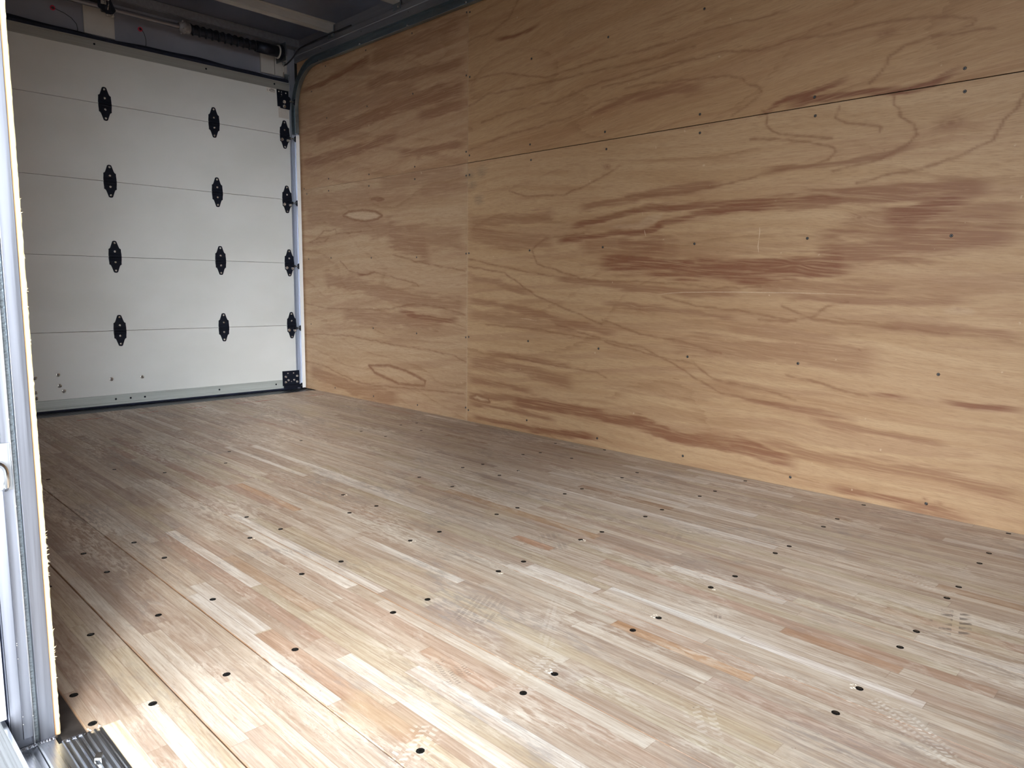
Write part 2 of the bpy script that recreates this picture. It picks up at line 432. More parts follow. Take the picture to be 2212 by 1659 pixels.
def mat_plyedge():
    m, t, b = new_mat('rough_plywood_edge')
    p = t.obj(); n = t.noise(t.scalev(p, 900, 300, 60), 1., 4., .7)
    x, y, z = t.xyz(p)
    core = t.mix(t.ramp(n, .35, .65), (.66, .50, .27), (.84, .70, .44))
    t.put(b.inputs['Base Color'], t.mix(t.ramp(x, -2.0962, -2.0955, 1., 0.), core, (.42, .20, .09)))
    b.inputs['Roughness'].default_value = .8
    bp = t.n('ShaderNodeBump'); bp.inputs['Strength'].default_value = .8; bp.inputs['Distance'].default_value = .002
    t.put(bp.inputs['Height'], n); t.put(b.inputs['Normal'], bp.outputs[0])
    return m
PLYEDGE = mat_plyedge()
STROKES= [["r",0.95,0.03,[[-2.332,0.765],[-2.575,0.739],[-2.773,0.716],[-2.985,0.711],[-3.188,0.72],[-3.328,0.74]]],["r",0.7,0.01,[[-2.183,0.897],[-2.388,0.93],[-2.561,0.944],[-2.774,0.946],[-3.098,0.941],[-3.314,0.935]]],["r",0.75,0.011,[[-2.108,0.845],[-2.258,0.855],[-2.419,0.861],[-2.569,0.865],[-2.648,0.896],[-2.781,0.915],[-2.939,0.928],[-3.099,0.928]]],["r",0.6,0.03,[[-2.398,0.822],[-2.572,0.803],[-2.673,0.797]]],["r",0.55,0.022,[[-2.972,0.931],[-3.246,0.932],[-3.443,0.93],[-3.672,0.927]]],["r",0.7,0.022,[[-3.371,0.879],[-3.46,0.879],[-3.554,0.896],[-3.631,0.906]]],["r",0.6,0.016,[[-3.387,0.845],[-3.501,0.822],[-3.648,0.835]]],["r",0.55,0.04,[[-3.198,0.789],[-3.339,0.774],[-3.466,0.795],[-3.606,0.81],[-3.746,0.811]]],["r",0.45,0.022,[[-1.563,0.294],[-1.843,0.295],[-2.015,0.279],[-2.227,0.249]]],["r",0.5,0.018,[[-1.564,0.124],[-1.785,0.139],[-2.073,0.152],[-2.28,0.148],[-2.492,0.137]]],["r",0.65,0.02,[[-1.846,0.135],[-2.127,0.138],[-2.377,0.141],[-2.58,0.131],[-2.706,0.105],[-2.986,0.115],[-3.184,0.093]]],["r",0.55,0.012,[[-2.685,0.119],[-2.916,0.095],[-3.072,0.097],[-3.185,0.077]]],["r",0.75,0.012,[[-1.965,0.023],[-2.13,0.027],[-2.357,0.043]]],["r",0.45,0.016,[[-3.052,0.142],[-3.229,0.116],[-3.44,0.124],[-3.592,0.124],[-3.808,0.115]]],["r",0.6,0.01,[[-3.294,0.029],[-3.421,0.025],[-3.526,0.026],[-3.648,0.019]]],["r",0.5,0.02,[[-3.488,0.011],[-3.6,0.022],[-3.707,-0.001]]],["r",0.7,0.006,[[-3.384,0.339],[-3.463,0.34],[-3.514,0.336]]],["r",0.7,0.006,[[-3.587,0.34],[-3.668,0.337],[-3.788,0.341]]],["r",0.4,0.03,[[-1.559,0.897],[-1.834,0.855],[-2.108,0.845]]],["r",0.4,0.02,[[-1.559,0.95],[-1.832,0.948],[-2.105,0.952]]],["r",0.35,0.03,[[-2.67,0.443],[-2.897,0.446],[-3.13,0.449],[-3.416,0.449]]],["r",0.35,0.02,[[-2.892,0.53],[-3.127,0.503],[-3.304,0.505]]],["r",0.4,0.02,[[-2.988,0.66],[-3.265,0.659],[-3.464,0.664]]],["r",0.4,0.012,[[-1.56,0.692],[-1.778,0.666],[-1.98,0.621]]],["r",0.45,0.012,[[-1.561,0.582],[-1.839,0.563],[-2.117,0.516],[-2.434,0.474]]],["r",0.35,0.02,[[-1.561,0.516],[-1.84,0.505],[-2.245,0.479]]],["r",0.45,0.012,[[-2.112,0.691],[-2.471,0.656],[-2.777,0.638],[-2.955,0.638]]],["r",0.9,0.006,[[-1.734,1.728],[-1.848,1.716],[-1.916,1.721],[-1.996,1.729]]],["r",1.0,0.007,[[-2.987,1.218],[-3.078,1.256],[-3.152,1.259],[-3.262,1.287]]],["r",0.9,0.008,[[-3.08,1.236],[-3.196,1.242],[-3.305,1.239],[-3.433,1.22],[-3.492,1.227],[-3.569,1.255]]],["r",0.8,0.008,[[-3.079,1.25],[-3.168,1.24],[-3.239,1.232]]],["r",0.5,0.008,[[-2.546,1.383],[-2.401,1.349],[-2.266,1.327]]],["r",0.5,0.015,[[-2.465,1.355],[-2.646,1.357],[-2.777,1.342]]],["r",0.42,0.05,[[-2.234,0.841],[-2.466,0.797],[-2.732,0.764]]],["r",0.4,0.05,[[-3.253,0.826],[-3.449,0.853],[-3.743,0.847]]],["r",0.5,0.012,[[-1.563,0.203],[-1.784,0.204],[-1.989,0.194]]],["r",0.55,0.01,[[-1.564,0.09],[-1.846,0.092],[-2.128,0.088]]],["r",0.6,0.008,[[-1.594,0.026],[-1.847,0.027],[-2.076,0.025]]],["r",0.5,0.01,[[-1.689,0.347],[-1.93,0.333],[-2.2,0.325]]],["r",0.45,0.009,[[-2.361,0.59],[-2.683,0.576],[-2.961,0.549]]],["r",0.5,0.008,[[-2.976,0.277],[-3.142,0.266],[-3.363,0.257]]],["r",0.5,0.008,[[-3.22,0.237],[-3.433,0.224],[-3.621,0.212]]],["r",0.45,0.012,[[-3.408,0.553],[-3.594,0.545],[-3.771,0.532]]],["r",0.45,0.01,[[-3.118,0.631],[-3.403,0.622],[-3.643,0.63]]],["r",0.5,0.012,[[-2.23,0.97],[-2.458,0.99],[-2.604,1.004],[-2.865,1.01]]],["r",0.5,0.008,[[-3.014,1.038],[-3.238,1.037],[-3.409,1.051],[-3.469,1.07]]],["r",0.8,0.014,[[-0.057,1.797],[-0.319,1.803],[-0.559,1.823],[-0.781,1.844]]],["r",0.45,0.03,[[-0.781,1.832],[-1.102,1.845],[-1.518,1.857]]],["r",0.55,0.03,[[-0.203,1.505],[-0.503,1.536],[-0.774,1.555],[-1.174,1.568],[-1.536,1.559]]],["r",0.5,0.02,[[-0.735,1.7],[-0.904,1.711],[-1.175,1.688],[-1.535,1.682]]],["r",0.55,0.02,[[-0.036,1.385],[-0.401,1.381],[-0.771,1.395],[-1.019,1.417]]],["r",0.35,0.04,[[-0.102,1.625],[-0.41,1.63],[-0.776,1.633],[-1.174,1.623]]],["r",0.45,0.02,[[-1.173,1.49],[-1.536,1.488]]],["r",0.5,0.015,[[-1.018,1.33],[-1.317,1.317],[-1.537,1.311]]],["r",0.35,0.04,[[-0.075,1.084],[-0.485,1.02],[-0.972,0.934],[-1.523,0.866]]],["r",0.45,0.05,[[-0.889,0.949],[-1.051,0.883],[-1.279,0.829]]],["r",0.4,0.03,[[-0.272,0.692],[-0.662,0.64],[-0.966,0.594],[-1.315,0.565],[-1.541,0.56]]],["r",0.7,0.01,[[-1.006,0.521],[-1.165,0.495],[-1.351,0.481],[-1.491,0.489]]],["r",0.4,0.03,[[-0.466,0.478],[-0.964,0.47],[-1.387,0.464]]],["r",0.4,0.02,[[-1.17,1.12],[-1.538,1.122]]],["r",0.4,0.03,[[-0.083,0.117],[-0.351,0.084],[-0.646,0.046],[-0.999,0.047]]],["r",0.35,0.03,[[-1.538,1.185],[-1.171,1.188],[-0.851,1.182]]],["r",0.9,0.005,[[-0.617,0.708],[-0.732,0.71],[-0.798,0.722]]]]
LINES= [[[-2.442,1.398],[-2.546,1.396],[-2.739,1.38],[-2.88,1.362],[-2.927,1.348],[-2.934,1.328],[-2.981,1.312],[-2.995,1.297],[-2.976,1.276],[-2.928,1.249],[-2.887,1.23]],[[-2.331,1.42],[-2.504,1.423],[-2.661,1.442],[-2.841,1.448],[-2.975,1.426],[-3.067,1.435],[-3.212,1.421],[-3.305,1.426],[-3.43,1.416],[-3.535,1.398],[-3.591,1.378],[-3.582,1.363],[-3.482,1.355]],[[-1.551,1.759],[-1.704,1.765],[-1.819,1.796],[-1.873,1.857]],[[-1.558,1.586],[-1.765,1.582],[-2.04,1.512],[-2.305,1.528],[-2.58,1.521],[-2.819,1.53],[-3.061,1.524]],[[-1.559,1.474],[-1.677,1.505],[-1.961,1.494],[-2.329,1.489],[-2.542,1.481],[-2.733,1.489]],[[-1.647,1.389],[-1.825,1.408],[-2.093,1.411],[-2.308,1.442],[-2.543,1.448],[-2.735,1.45]],[[-1.56,1.277],[-1.826,1.314],[-1.992,1.321],[-2.194,1.337],[-2.333,1.368],[-2.587,1.376]],[[-3.33,1.259],[-3.366,1.291],[-3.382,1.326],[-3.423,1.349],[-3.516,1.353],[-3.637,1.344]],[[-3.397,1.219],[-3.403,1.182],[-3.427,1.146],[-3.459,1.122],[-3.467,1.095],[-3.445,1.066],[-3.372,1.036],[-3.24,1.016]],[[-3.243,1.207],[-3.239,1.174],[-3.272,1.151],[-3.365,1.133],[-3.36,1.116]],[[-2.959,1.148],[-3.087,1.128],[-3.177,1.106],[-3.235,1.085],[-3.244,1.073],[-3.223,1.052],[-3.181,1.04],[-3.062,1.036],[-2.866,1.007],[-2.721,0.99],[-2.458,0.999]],[[-3.716,1.161],[-3.678,1.103],[-3.656,1.058],[-3.588,1.024],[-3.475,0.999],[-3.311,0.975]],[[-3.002,1.231],[-3.019,1.213],[-3.013,1.185],[-3.054,1.151],[-3.233,1.113]],[[-1.83,1.073],[-1.944,1.038],[-2.154,1.031],[-2.298,1.065],[-2.431,1.117]],[[-1.976,0.811],[-2.005,0.751],[-2.238,0.691]],[[-1.976,0.811],[-2.056,0.857],[-2.257,0.868]],[[-1.56,0.778],[-1.836,0.733],[-2.06,0.701],[-2.358,0.677],[-2.639,0.674],[-2.885,0.656],[-3.021,0.66]],[[-1.56,0.746],[-1.807,0.712],[-2.008,0.612],[-2.364,0.507]],[[-2.118,0.496],[-2.343,0.45],[-2.567,0.427],[-2.713,0.368],[-2.905,0.286],[-3.142,0.266]],[[-2.641,0.623],[-2.779,0.592],[-2.959,0.578],[-3.123,0.556],[-3.154,0.552]],[[-1.842,0.337],[-2.122,0.318],[-2.348,0.309],[-2.395,0.289]],[[-1.688,0.477],[-2.065,0.464],[-2.366,0.442],[-2.589,0.402],[-2.79,0.383],[-2.867,0.331],[-3.107,0.308],[-3.171,0.292]],[[-3.135,0.373],[-3.227,0.359],[-3.301,0.345],[-3.385,0.332]],[[-3.027,0.552],[-3.124,0.548],[-3.213,0.574],[-3.254,0.604],[-3.31,0.613]],[[-2.363,0.526],[-2.544,0.479],[-2.748,0.456],[-2.898,0.425]],[[-3.105,0.6],[-3.214,0.559],[-3.409,0.546],[-3.594,0.535]],[[0.019,0.338],[-0.257,0.353],[-0.56,0.358],[-0.962,0.333],[-1.277,0.323],[-1.457,0.313],[-1.553,0.288]],[[-0.03,0.171],[-0.249,0.16],[-0.454,0.122],[-0.576,0.101],[-0.739,0.091],[-1.161,0.115],[-1.526,0.131]],[[-0.453,0.785],[-0.548,0.731],[-0.709,0.705],[-0.798,0.722],[-0.968,0.692],[-1.166,0.663],[-1.185,0.649]],[[-0.048,0.535],[-0.264,0.512],[-0.565,0.513],[-0.923,0.524],[-1.165,0.562],[-1.387,0.544],[-1.541,0.515]],[[-0.97,0.813],[-1.167,0.774],[-1.351,0.748],[-1.54,0.724]],[[-0.176,0.914],[-0.283,0.964],[-0.41,0.972],[-0.409,0.945],[-0.67,0.947]],[[-0.116,0.905],[-0.23,0.928],[-0.343,0.929],[-0.291,0.907],[-0.148,0.904]]]
OVALS= [["pale",[[-0.491,1.043],[-0.558,1.062],[-0.696,1.061],[-0.806,1.047],[-0.873,1.021],[-0.826,1.006],[-0.717,1.0],[-0.603,1.014]],1],["out",[[-0.728,0.201],[-0.922,0.219],[-1.079,0.201],[-1.181,0.178],[-1.235,0.162],[-1.227,0.139],[-1.122,0.131],[-1.009,0.126],[-0.895,0.146],[-0.786,0.166]],1],["out",[[-0.777,1.115],[-0.829,1.118],[-0.888,1.104],[-0.85,1.1]],1],["pale",[[-3.56,0.602],[-3.599,0.616],[-3.639,0.614],[-3.674,0.593],[-3.636,0.582],[-3.585,0.584]],0],["pale",[[-1.577,0.119],[-1.627,0.136],[-1.707,0.125],[-1.714,0.113],[-1.659,0.106]],1],["pale",[[-3.508,0.338],[-3.532,0.343],[-3.563,0.343],[-3.59,0.341],[-3.557,0.334]],0],["pale",[[-2.526,0.903],[-2.566,0.928],[-2.647,0.933],[-2.628,0.902],[-2.579,0.876],[-2.538,0.865],[-2.419,0.875],[-2.327,0.897]],0]]
KNOTS= [[-3.366,1.391,0.014],[-3.327,0.871,0.013],[-3.141,0.732,0.012],[-2.369,1.12,0.01],[-1.194,1.774,0.012],[-1.19,1.288,0.01],[-2.544,0.572,0.012],[-0.321,0.638,0.008],[-3.553,1.115,0.018],[-3.612,0.603,0.004],[-3.383,1.061,0.002],[-3.572,0.046,0.004],[-3.608,0.04,0.006],[-3.198,1.455,0.004],[-3.355,0.47,0.006],[-3.188,0.454,0.007]]
GREYS= [[-1.574,1.165,0.05],[-1.649,1.17,0.06],[-1.635,1.047,0.05],[-1.587,1.118,0.05]]

PY = -1.555
# ------------------------------------------------------------------ plywood figure (wall coordinates: y along the wall, z up)
_rng = np.random.RandomState(11)
_tab = _rng.rand(256, 256)
def vn(a, b, k=0):
    ai = np.floor(a).astype(int); bi = np.floor(b).astype(int); fa = a-ai; fb = b-bi
    fa = fa*fa*(3-2*fa); fb = fb*fb*(3-2*fb); ai = ai+37*k; bi = bi+91*k
    g = lambda i, j: _tab[i & 255, j & 255]
    return (g(ai, bi)*(1-fa)+g(ai+1, bi)*fa)*(1-fb)+(g(ai, bi+1)*(1-fa)+g(ai+1, bi+1)*fa)*fb
def fbm(a, b, k=0, o=4):
    s = 0; w = .5
    for i in range(o): s = s+w*vn(a*2**i, b*2**i, k+i*5); w /= 2
    return s
def pdist(Y, Z, pts, closed=False, sz=1.):
    d = np.full(Y.shape, 9.)
    q = list(pts)+([pts[0]] if closed else [])
    for (a, b), (c, e) in zip(q[:-1], q[1:]):
        vy, vz = c-a, (e-b)*sz; L = vy*vy+vz*vz+1e-12
        tt = np.clip(((Y-a)*vy+(Z-b)*sz*vz)/L, 0, 1)
        d = np.minimum(d, np.hypot(Y-a-tt*vy, (Z-b)*sz-tt*vz))
    return d
def smooth(x): x = np.clip(x, 0, 1); return x*x*(3-2*x)

def ply_panel(parent, y0, y1, z0, z1, dy, dz, k):
    """one sheet of plywood, its show face at x = 0 with the figure stored as attributes"""
    ny = max(2, int(abs(y1-y0)/dy)); nz = max(2, int((z1-z0)/dz))
    ys = np.linspace(y0, y1, ny+1); zs = np.linspace(z0, z1, nz+1)
    Y, Z = np.meshgrid(ys, zs, indexing='ij')
    slope = {0: -.05, 1: .10, 2: -.02, 3: .07}.get(k, 0)
    bend = (fbm(Y*.8+k*3, Z*2.2, k)-.47)*.16
    T = Z+slope*Y+bend
    H = T*1.3+(fbm(Y*.55+9*k, Z*1.6+4, k+7, 3)-.45)*1.7
    red = np.zeros(Y.shape); line = red.copy(); pale = red.copy(); grey = red.copy()
    st = (fbm(Y*9, (Z+bend)*130, 3)-.47)
    for kd, s, w, pts in STROKES:
        pa = np.array(pts)
        w = w*1.15
        if pa[:, 0].max() < y0-.1 or pa[:, 0].min() > y1+.1 or pa[:, 1].max() < z0-.08 or pa[:, 1].min() > z1+.08: continue
        tap = smooth((Y-pa[:, 0].min()+.03)/.09)*smooth((pa[:, 0].max()+.03-Y)/.09)
        d = pdist(Y, Z, pts)+st*w*1.6+(fbm(Y*7, Z*60, 5)-.47)*w*1.6
        red = np.maximum(red, min(1., s*1.4)*smooth(1.7-d/w*1.15)*tap)
    for pts in LINES:
        pa = np.array(pts)
        if pa[:, 0].max() < y0 or pa[:, 0].min() > y1 or pa[:, 1].max() < z0 or pa[:, 1].min() > z1: continue
        d = pdist(Y+(fbm(Y*14, Z*40, 8)-.47)*.02, Z+(fbm(Y*20, Z*30, 9)-.47)*.012, pts)
        line = np.maximum(line, .8*smooth(1.3-d/.0045))
        line = np.maximum(line, .25*smooth(1-d/.012))
    for kd, pts, o in OVALS:
        pa = np.array(pts)
        if pa[:, 0].max() < y0 or pa[:, 0].min() > y1 or pa[:, 1].max() < z0 or pa[:, 1].min() > z1: continue
        Yj = Y+(fbm(Y*50, Z*90, 8)-.47)*.012; Zj = Z+(fbm(Y*60, Z*60, 2)-.47)*.006
        ins = np.zeros(Y.shape, bool); n = len(pts)
        for i in range(n):
            a, b = pts[i]; c, e = pts[(i+1) % n]
            hit = ((b > Zj) != (e > Zj)) & (Yj < (c-a)*(Zj-b)/(e-b+1e-12)+a)
            ins ^= hit
        d = pdist(Yj, Zj, pts, True)
        if kd == 'pale': pale = np.maximum(pale, ins*smooth(d/.014)*(.9 if o else .5)); red = red*(1-ins*smooth(d/.010)*.8)
        if o: line = np.maximum(line, .95*smooth(1.5-d/.0055)); red = np.maximum(red, .6*smooth(1.2-d/.013))
    for a, b, r in KNOTS:
        if not (y0-.03 < a < y1+.03 and z0-.03 < b < z1+.03): continue
        d = np.hypot((Y-a)*.6, Z-b)
        line = np.maximum(line, (.5+.5*np.sin(d/r*9))*smooth(1.3-d/r)*.7)
        line = np.maximum(line, .9*smooth(1-d/(r*.3)))
        red = np.maximum(red, .35*smooth(1.2-d/(r*1.8)))
        T = T+np.exp(-(d/(r*2))**2)*np.sign(Z-b)*r*.8
    for a, b, r in GREYS:
        d = np.hypot(Y-a, (Z-b)*1.3)+st*.03
        grey = np.maximum(grey, .62*smooth(1-d/r))
    if k < 4:     # raw edge and the light it catches painted pale along the upright joint, the back sheets are streakier
        pale = np.maximum(pale, smooth(1.4-np.abs(Y-PY)/.0016)*np.where(Z < .8, 1., .45))
    if k in (2, 3):
        sv = fbm(Y*1.7+30, (Z-.18*(Y if k == 3 else -Y*.6))*17, 13, 4)
        red = np.maximum(red, (.40 if k == 3 else .26)*smooth((sv-.47)/.13))
    if k == 0:
        sv = fbm(Y*1.5+11, (Z+.05*Y+bend)*34, 17, 4)
        red = np.maximum(red, .26*smooth((sv-.50)/.10)*smooth((1.0-Z)/.12))
    n0 = (ny+1)*(nz+1)
    vs = np.zeros((n0, 3)); vs[:, 1] = Y.ravel(); vs[:, 2] = Z.ravel()
    idx = np.arange(n0).reshape(ny+1, nz+1)
    q = np.stack([idx[:-1, :-1], idx[1:, :-1], idx[1:, 1:], idx[:-1, 1:]], -1).reshape(-1, 4)
    # rim: a simple box border behind the face
    th = .006
    rim = [idx[i, 0] for i in range(ny+1)]+[idx[ny, j] for j in range(1, nz+1)]+[idx[i, nz] for i in range(ny-1, -1, -1)]+[idx[0, j] for j in range(nz-1, 0, -1)]
    rv = vs[rim].copy(); rv[:, 0] = th
    V = np.vstack([vs, rv]); nr = len(rim)
    fs = [tuple(f) for f in q.tolist()]+[(rim[i], n0+i, n0+(i+1) % nr, rim[(i+1) % nr]) for i in range(nr)]
    me = bpy.data.meshes.new('plywood_panel'); me.from_pydata(V.tolist(), [], fs)
    pad = lambda a, v=0.: np.concatenate([a.ravel(), np.full(nr, v)])
    col = np.stack([pad(red), pad(line), pad(pale), pad(grey)], -1).astype(np.float32)
    ca = me.attributes.new('fig', 'FLOAT_COLOR', 'POINT'); ca.data.foreach_set('color', col.ravel())
    ha = me.attributes.new('hgt', 'FLOAT', 'POINT'); ha.data.foreach_set('value', pad(H).astype(np.float32))
    tv = np.stack([np.full(len(V), k*1.7), pad(Y), pad(T)], -1).astype(np.float32)
    ta = me.attributes.new('tilt', 'FLOAT_VECTOR', 'POINT'); ta.data.foreach_set('vector', tv.ravel())
    me.materials.append(PLY); me.update()
    if me.polygons[0].normal.x > 0: me.flip_normals()
    o = bpy.data.objects.new('plywood_panel', me); C.objects.link(o); o.parent = parent
    return o

# ------------------------------------------------------------------ right wall
wall_r = empty('wall_right'); tag(wall_r, kind='structure')
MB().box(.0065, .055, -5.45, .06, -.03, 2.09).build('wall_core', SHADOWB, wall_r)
panels = [
 (ply_panel(wall_r, -4.0, PY-.0012, 0., 1.2195, .0055, .0042, 0), 'lower right', 'wide reddish streaked lower sheet'),
 (ply_panel(wall_r, -4.0, PY-.0012, 1.2225, 1.972, .0065, .005, 1), '', 'plain tan upper sheet above the dark seam'),
 (ply_panel(wall_r, PY+.0009, -.018, 0., 1.2198, .0055, .0045, 2), '', 'lower sheet by the rear door with an outlined oval'),
 (ply_panel(wall_r, PY+.0009, -.018, 1.221, 1.972, .0055, .0045, 3), '', 'upper sheet by the rear door')]
for (p_, _, lb), c_ in zip(panels, ((1., .97, .93), (.95, .88, .80), (.98, .98, 1.02), (.95, .90, .90))):
    p_['label'] = lb; p_.color = (*c_, 1)
p5 = ply_panel(wall_r, -5.44, -4.002, 0., 1.2195, .03, .02, 4)
p6 = ply_panel(wall_r, -5.44, -4.002, 1.2225, 1.972, .03, .02, 5)

def screw_mesh(r, flat=False):
    b = MB()
    b.lathe((0, 0, 0), (-1, 0, 0), [(.0, r*1.28), (.0004, r*1.25), (.0005, r*1.02)], 14, 1)
    b.lathe((0, 0, 0), (-1, 0, 0), [(.0005, r*1.02), (.0011, r*.9), (.0014, r*.62), (.0010, r*.45)], 14, 0)
    b.lathe((0, 0, 0), (-1, 0, 0), [(.0010, r*.45), (.0006, r*.2), (.0005, 0)], 10, 1)
    return b
WS = [(-.179,1.776),(-.066,1.228),(-.097,1.195),(-.346,1.262),(-.754,1.247),(-.752,1.186),(-1.156,1.246),(-1.156,1.185),(-.344,1.194),(-1.144,1.6),(-.745,1.603),(-1.14,1.887),(-.74,1.89),(-.337,1.888),(-.34,1.603),(-1.544,1.887),(-1.566,1.883),(-1.543,1.613),(-1.567,1.602),(-1.544,1.273),(-1.567,1.254),(-1.545,1.165),(-1.568,1.166),(-.1,.805),(-.354,.808),(-.765,.8),(-1.167,.795),(-1.546,.805),(-1.566,.806),(-.109,.408),(-.774,.414),(-1.164,.406),(-1.546,.407),(-1.567,.41),(-.37,.036),(-.769,.031),(-1.168,.03),(-1.547,.064),(-1.567,.054),(-1.954,1.604),(-2.356,1.602),(-1.953,1.255),(-2.353,1.253),(-1.96,1.19),(-2.362,1.187),(-1.96,.809),(-2.358,.811),(-2.768,.811),(-3.173,.815),(-3.578,.807),(-1.959,.414),(-2.351,.407),(-2.76,.405),(-3.169,.414),(-3.577,.416),(-1.958,.058),(-2.357,.038),(-2.759,.034),(-3.168,.033),(-3.576,.033),(-2.766,1.604),(-3.17,1.604),(-3.576,1.604),(-2.767,1.256),(-2.77,1.193),(-3.167,1.247),(-3.173,1.19),(-3.574,1.254),(-3.579,1.193),(-1.96,1.888),(-2.36,1.888)]
scr = None
for y, z in WS:
    i = (0 if z < 1.22 else 1) if y < PY else (2 if z < 1.22 else 3)
    par = panels[i][0]
    if scr is None:
        scr = o = screw_mesh(.0036).build('screw', [ZINC, BLACK], par)
    else:
        o = scr.copy(); C.objects.link(o); o.parent = par
    o.location = (0, y, z); o.rotation_euler = (R.uniform(0, 6), 0, 0)

# ------------------------------------------------------------------ floor
floor = empty('floor'); tag(floor, kind='structure')
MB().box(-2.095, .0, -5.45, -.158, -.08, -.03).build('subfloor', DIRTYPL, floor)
TONES = [((.56,.47,.375), 24), ((.51,.42,.335), 26), ((.465,.365,.285), 18), ((.60,.52,.43), 12), ((.41,.315,.25), 9), ((.47,.355,.275), 7), ((.68,.62,.55), 7), ((.53,.445,.33), 12), ((.45,.315,.235), 2)]
def pick():
    s = R.uniform(0, sum(w for _, w in TONES)); c = TONES[0][0]
    for cc, w in TONES:
        s -= w
        if s <= 0: c = cc; break
    k = R.uniform(.95, 1.05); m_ = (.53, .44, .345)
    return tuple((m+1.0*(q-m))*k for q, m in zip(c, m_))
FEAT = [  # strips one can recognise: x, from, to, colour
 (-1.507, -2.36, -2.856, (.80,.74,.66)), (-1.32, -1.9, -2.288, (.53,.33,.20)), (-1.735, -2.919, -3.376, (.44,.29,.20)), (-1.215, -3.355, -3.642, (.52,.31,.17)),
 (-1.0, -3.60, -3.811, (.45,.27,.17)), (-1.287, -3.593, -3.94, (.44,.31,.24)), (-1.113, -3.56, -3.871, (.80,.74,.68)), (-1.022, -2.876, -3.006, (.50,.28,.17)),
 (-.50, -2.68, -3.03, (.36,.23,.15)), (-.86, -2.42, -3.03, (.50,.33,.20)), (-1.14, -3.04, -3.24, (.78,.72,.65)), (-1.11, -3.25, -3.56, (.76,.72,.66)),
 (-1.57, -3.18, -3.36, (.46,.30,.21)), (-1.16, -3.0, -3.52, (.70,.62,.53)), (-1.67, -3.10, -3.62, (.78,.71,.61)), (-.22, -3.25, -3.45, (.40,.27,.17)),
 (-.30, -1.75, -2.0, (.38,.25,.16)), (-.10, -2.1, -2.5, (.38,.26,.17)), (-1.61, -2.5, -2.9, (.50,.36,.25)), (-1.30, -2.6, -3.0, (.74,.68,.60)), (-.55, -3.75, -3.95, (.42,.28,.18))]
EDG = [0., -.277, -.577, -.878, -1.178, -1.482, -1.780, -1.932, -2.060]
def floor_board(x0, x1, gap, notch=False):
    """one shiplap board (x0 > x1) glued up from narrow strips"""
    xa, xb = x0-gap/2, x1+gap/2
    n = max(3, round((xa-xb)/.0302)); cuts = [xa]+[xa-(xa-xb)*(i+R.uniform(-.13, .13))/n for i in range(1, n)]+[xb]
    if notch: cuts = [xa, -1.962, -1.99, -2.018, -2.043, xb]
    V = []; F = []; tone = []; seed = []; uvs = []
    yend0, yend1 = -.1585, -5.44
    for i in range(len(cuts)-1):
        a, b = cuts[i], cuts[i+1]
        lo = yend1
        if notch and b < -2.05: lo = -3.035
        ys = [yend0-R.uniform(.05, .9)]
        while ys[-1] > lo+.15: ys.append(ys[-1]-R.uniform(.22, 1.05))
        ys = [yend0]+[q for q in ys if q > lo+.1]+[lo]
        segs = [[ys[j], ys[j+1], pick()] for j in range(len(ys)-1)]
        if notch and -2.043 <= b and a < -2.01:
            segs = [[yend0, -1.4, pick()], [-1.4, -3.03, pick()], [-3.03, lo, (.80, .70, .52)]]
        for fx, f0, f1, fc in FEAT:
            if b < fx <= a:
                out = []
                for s0, s1, c_ in segs:
                    if s0 <= f1 or s1 >= f0: out.append([s0, s1, c_]); continue
                    if s0 > f0: out.append([s0, f0, c_])
                    if s1 < f1: out.append([f1, s1, c_])
                fm = tuple(.16*m+.82*q for q, m in zip(fc, (.53, .43, .335)))
                out.append([f0, f1, fm]); segs = out
        for s0, s1, c_ in segs:
            k = len(V); V += [(a, s0, 0), (b, s0, 0), (b, s1, 0), (a, s1, 0)]; F.append((k, k+1, k+2, k+3))
            sd = R.uniform(0, 60)
            tone += [(*c_, 1)]*4; seed += [sd]*4; uvs += [(0, 0), (1, 0), (1, s0-s1), (0, s0-s1)]
    # edges of the board
    k = len(V); ch = .0008
    for xs, sg in ((xa, 1), (xb, -1)):
        k = len(V); lo = -3.035 if (notch and sg < 0) else yend1
        V += [(xs, yend0, 0), (xs, lo, 0), (xs+sg*ch, lo, -ch), (xs+sg*ch, yend0, -ch), (xs+sg*ch, lo, -.029), (xs+sg*ch, yend0, -.029)]
        F += [(k, k+1, k+2, k+3), (k+3, k+2, k+4, k+5)]
        tone += [(.36, .22, .13, 1)]*8; seed += [1.]*8; uvs += [(.5, .5)]*8
    k = len(V); V += [(xa, yend0, 0), (xb, yend0, 0), (xb, yend0, -.029), (xa, yend0, -.029)]; F.append((k, k+1, k+2, k+3)); tone += [(.4, .27, .17, 1)]*4; seed += [1.]*4; uvs += [(.5, .5)]*4
    if notch:
        k = len(V); V += [(-2.043, -3.035, 0), (-2.043, yend1, 0), (-2.043, yend1, -.029), (-2.043, -3.035, -.029), (xb, -3.035, 0), (xb, -3.035, -.029)]
        F += [(k, k+1, k+2, k+3), (k+4, k, k+3, k+5)]; tone += [(.5, .37, .22, 1)]*8; seed += [1.]*8; uvs += [(.5, .5)]*8
    me = bpy.data.meshes.new('floor_board'); me.from_pydata(V, [], F); me.materials.append(FLOORM)
    me.attributes.new('tone', 'FLOAT_COLOR', 'CORNER').data.foreach_set('color', np.array(tone, np.float32).ravel())
    me.attributes.new('seed', 'FLOAT', 'CORNER').data.foreach_set('value', np.array(seed, np.float32))
    ul = me.uv_layers.new(name='strip'); ul.data.foreach_set('uv', np.array(uvs, np.float32).ravel())
    me.update()
    o = bpy.data.objects.new('floor_board', me); C.objects.link(o); o.parent = floor
    return o
GAPS = [0, .0008, .0008, .0012, .0012, .0014, .0030, .0030, 0]
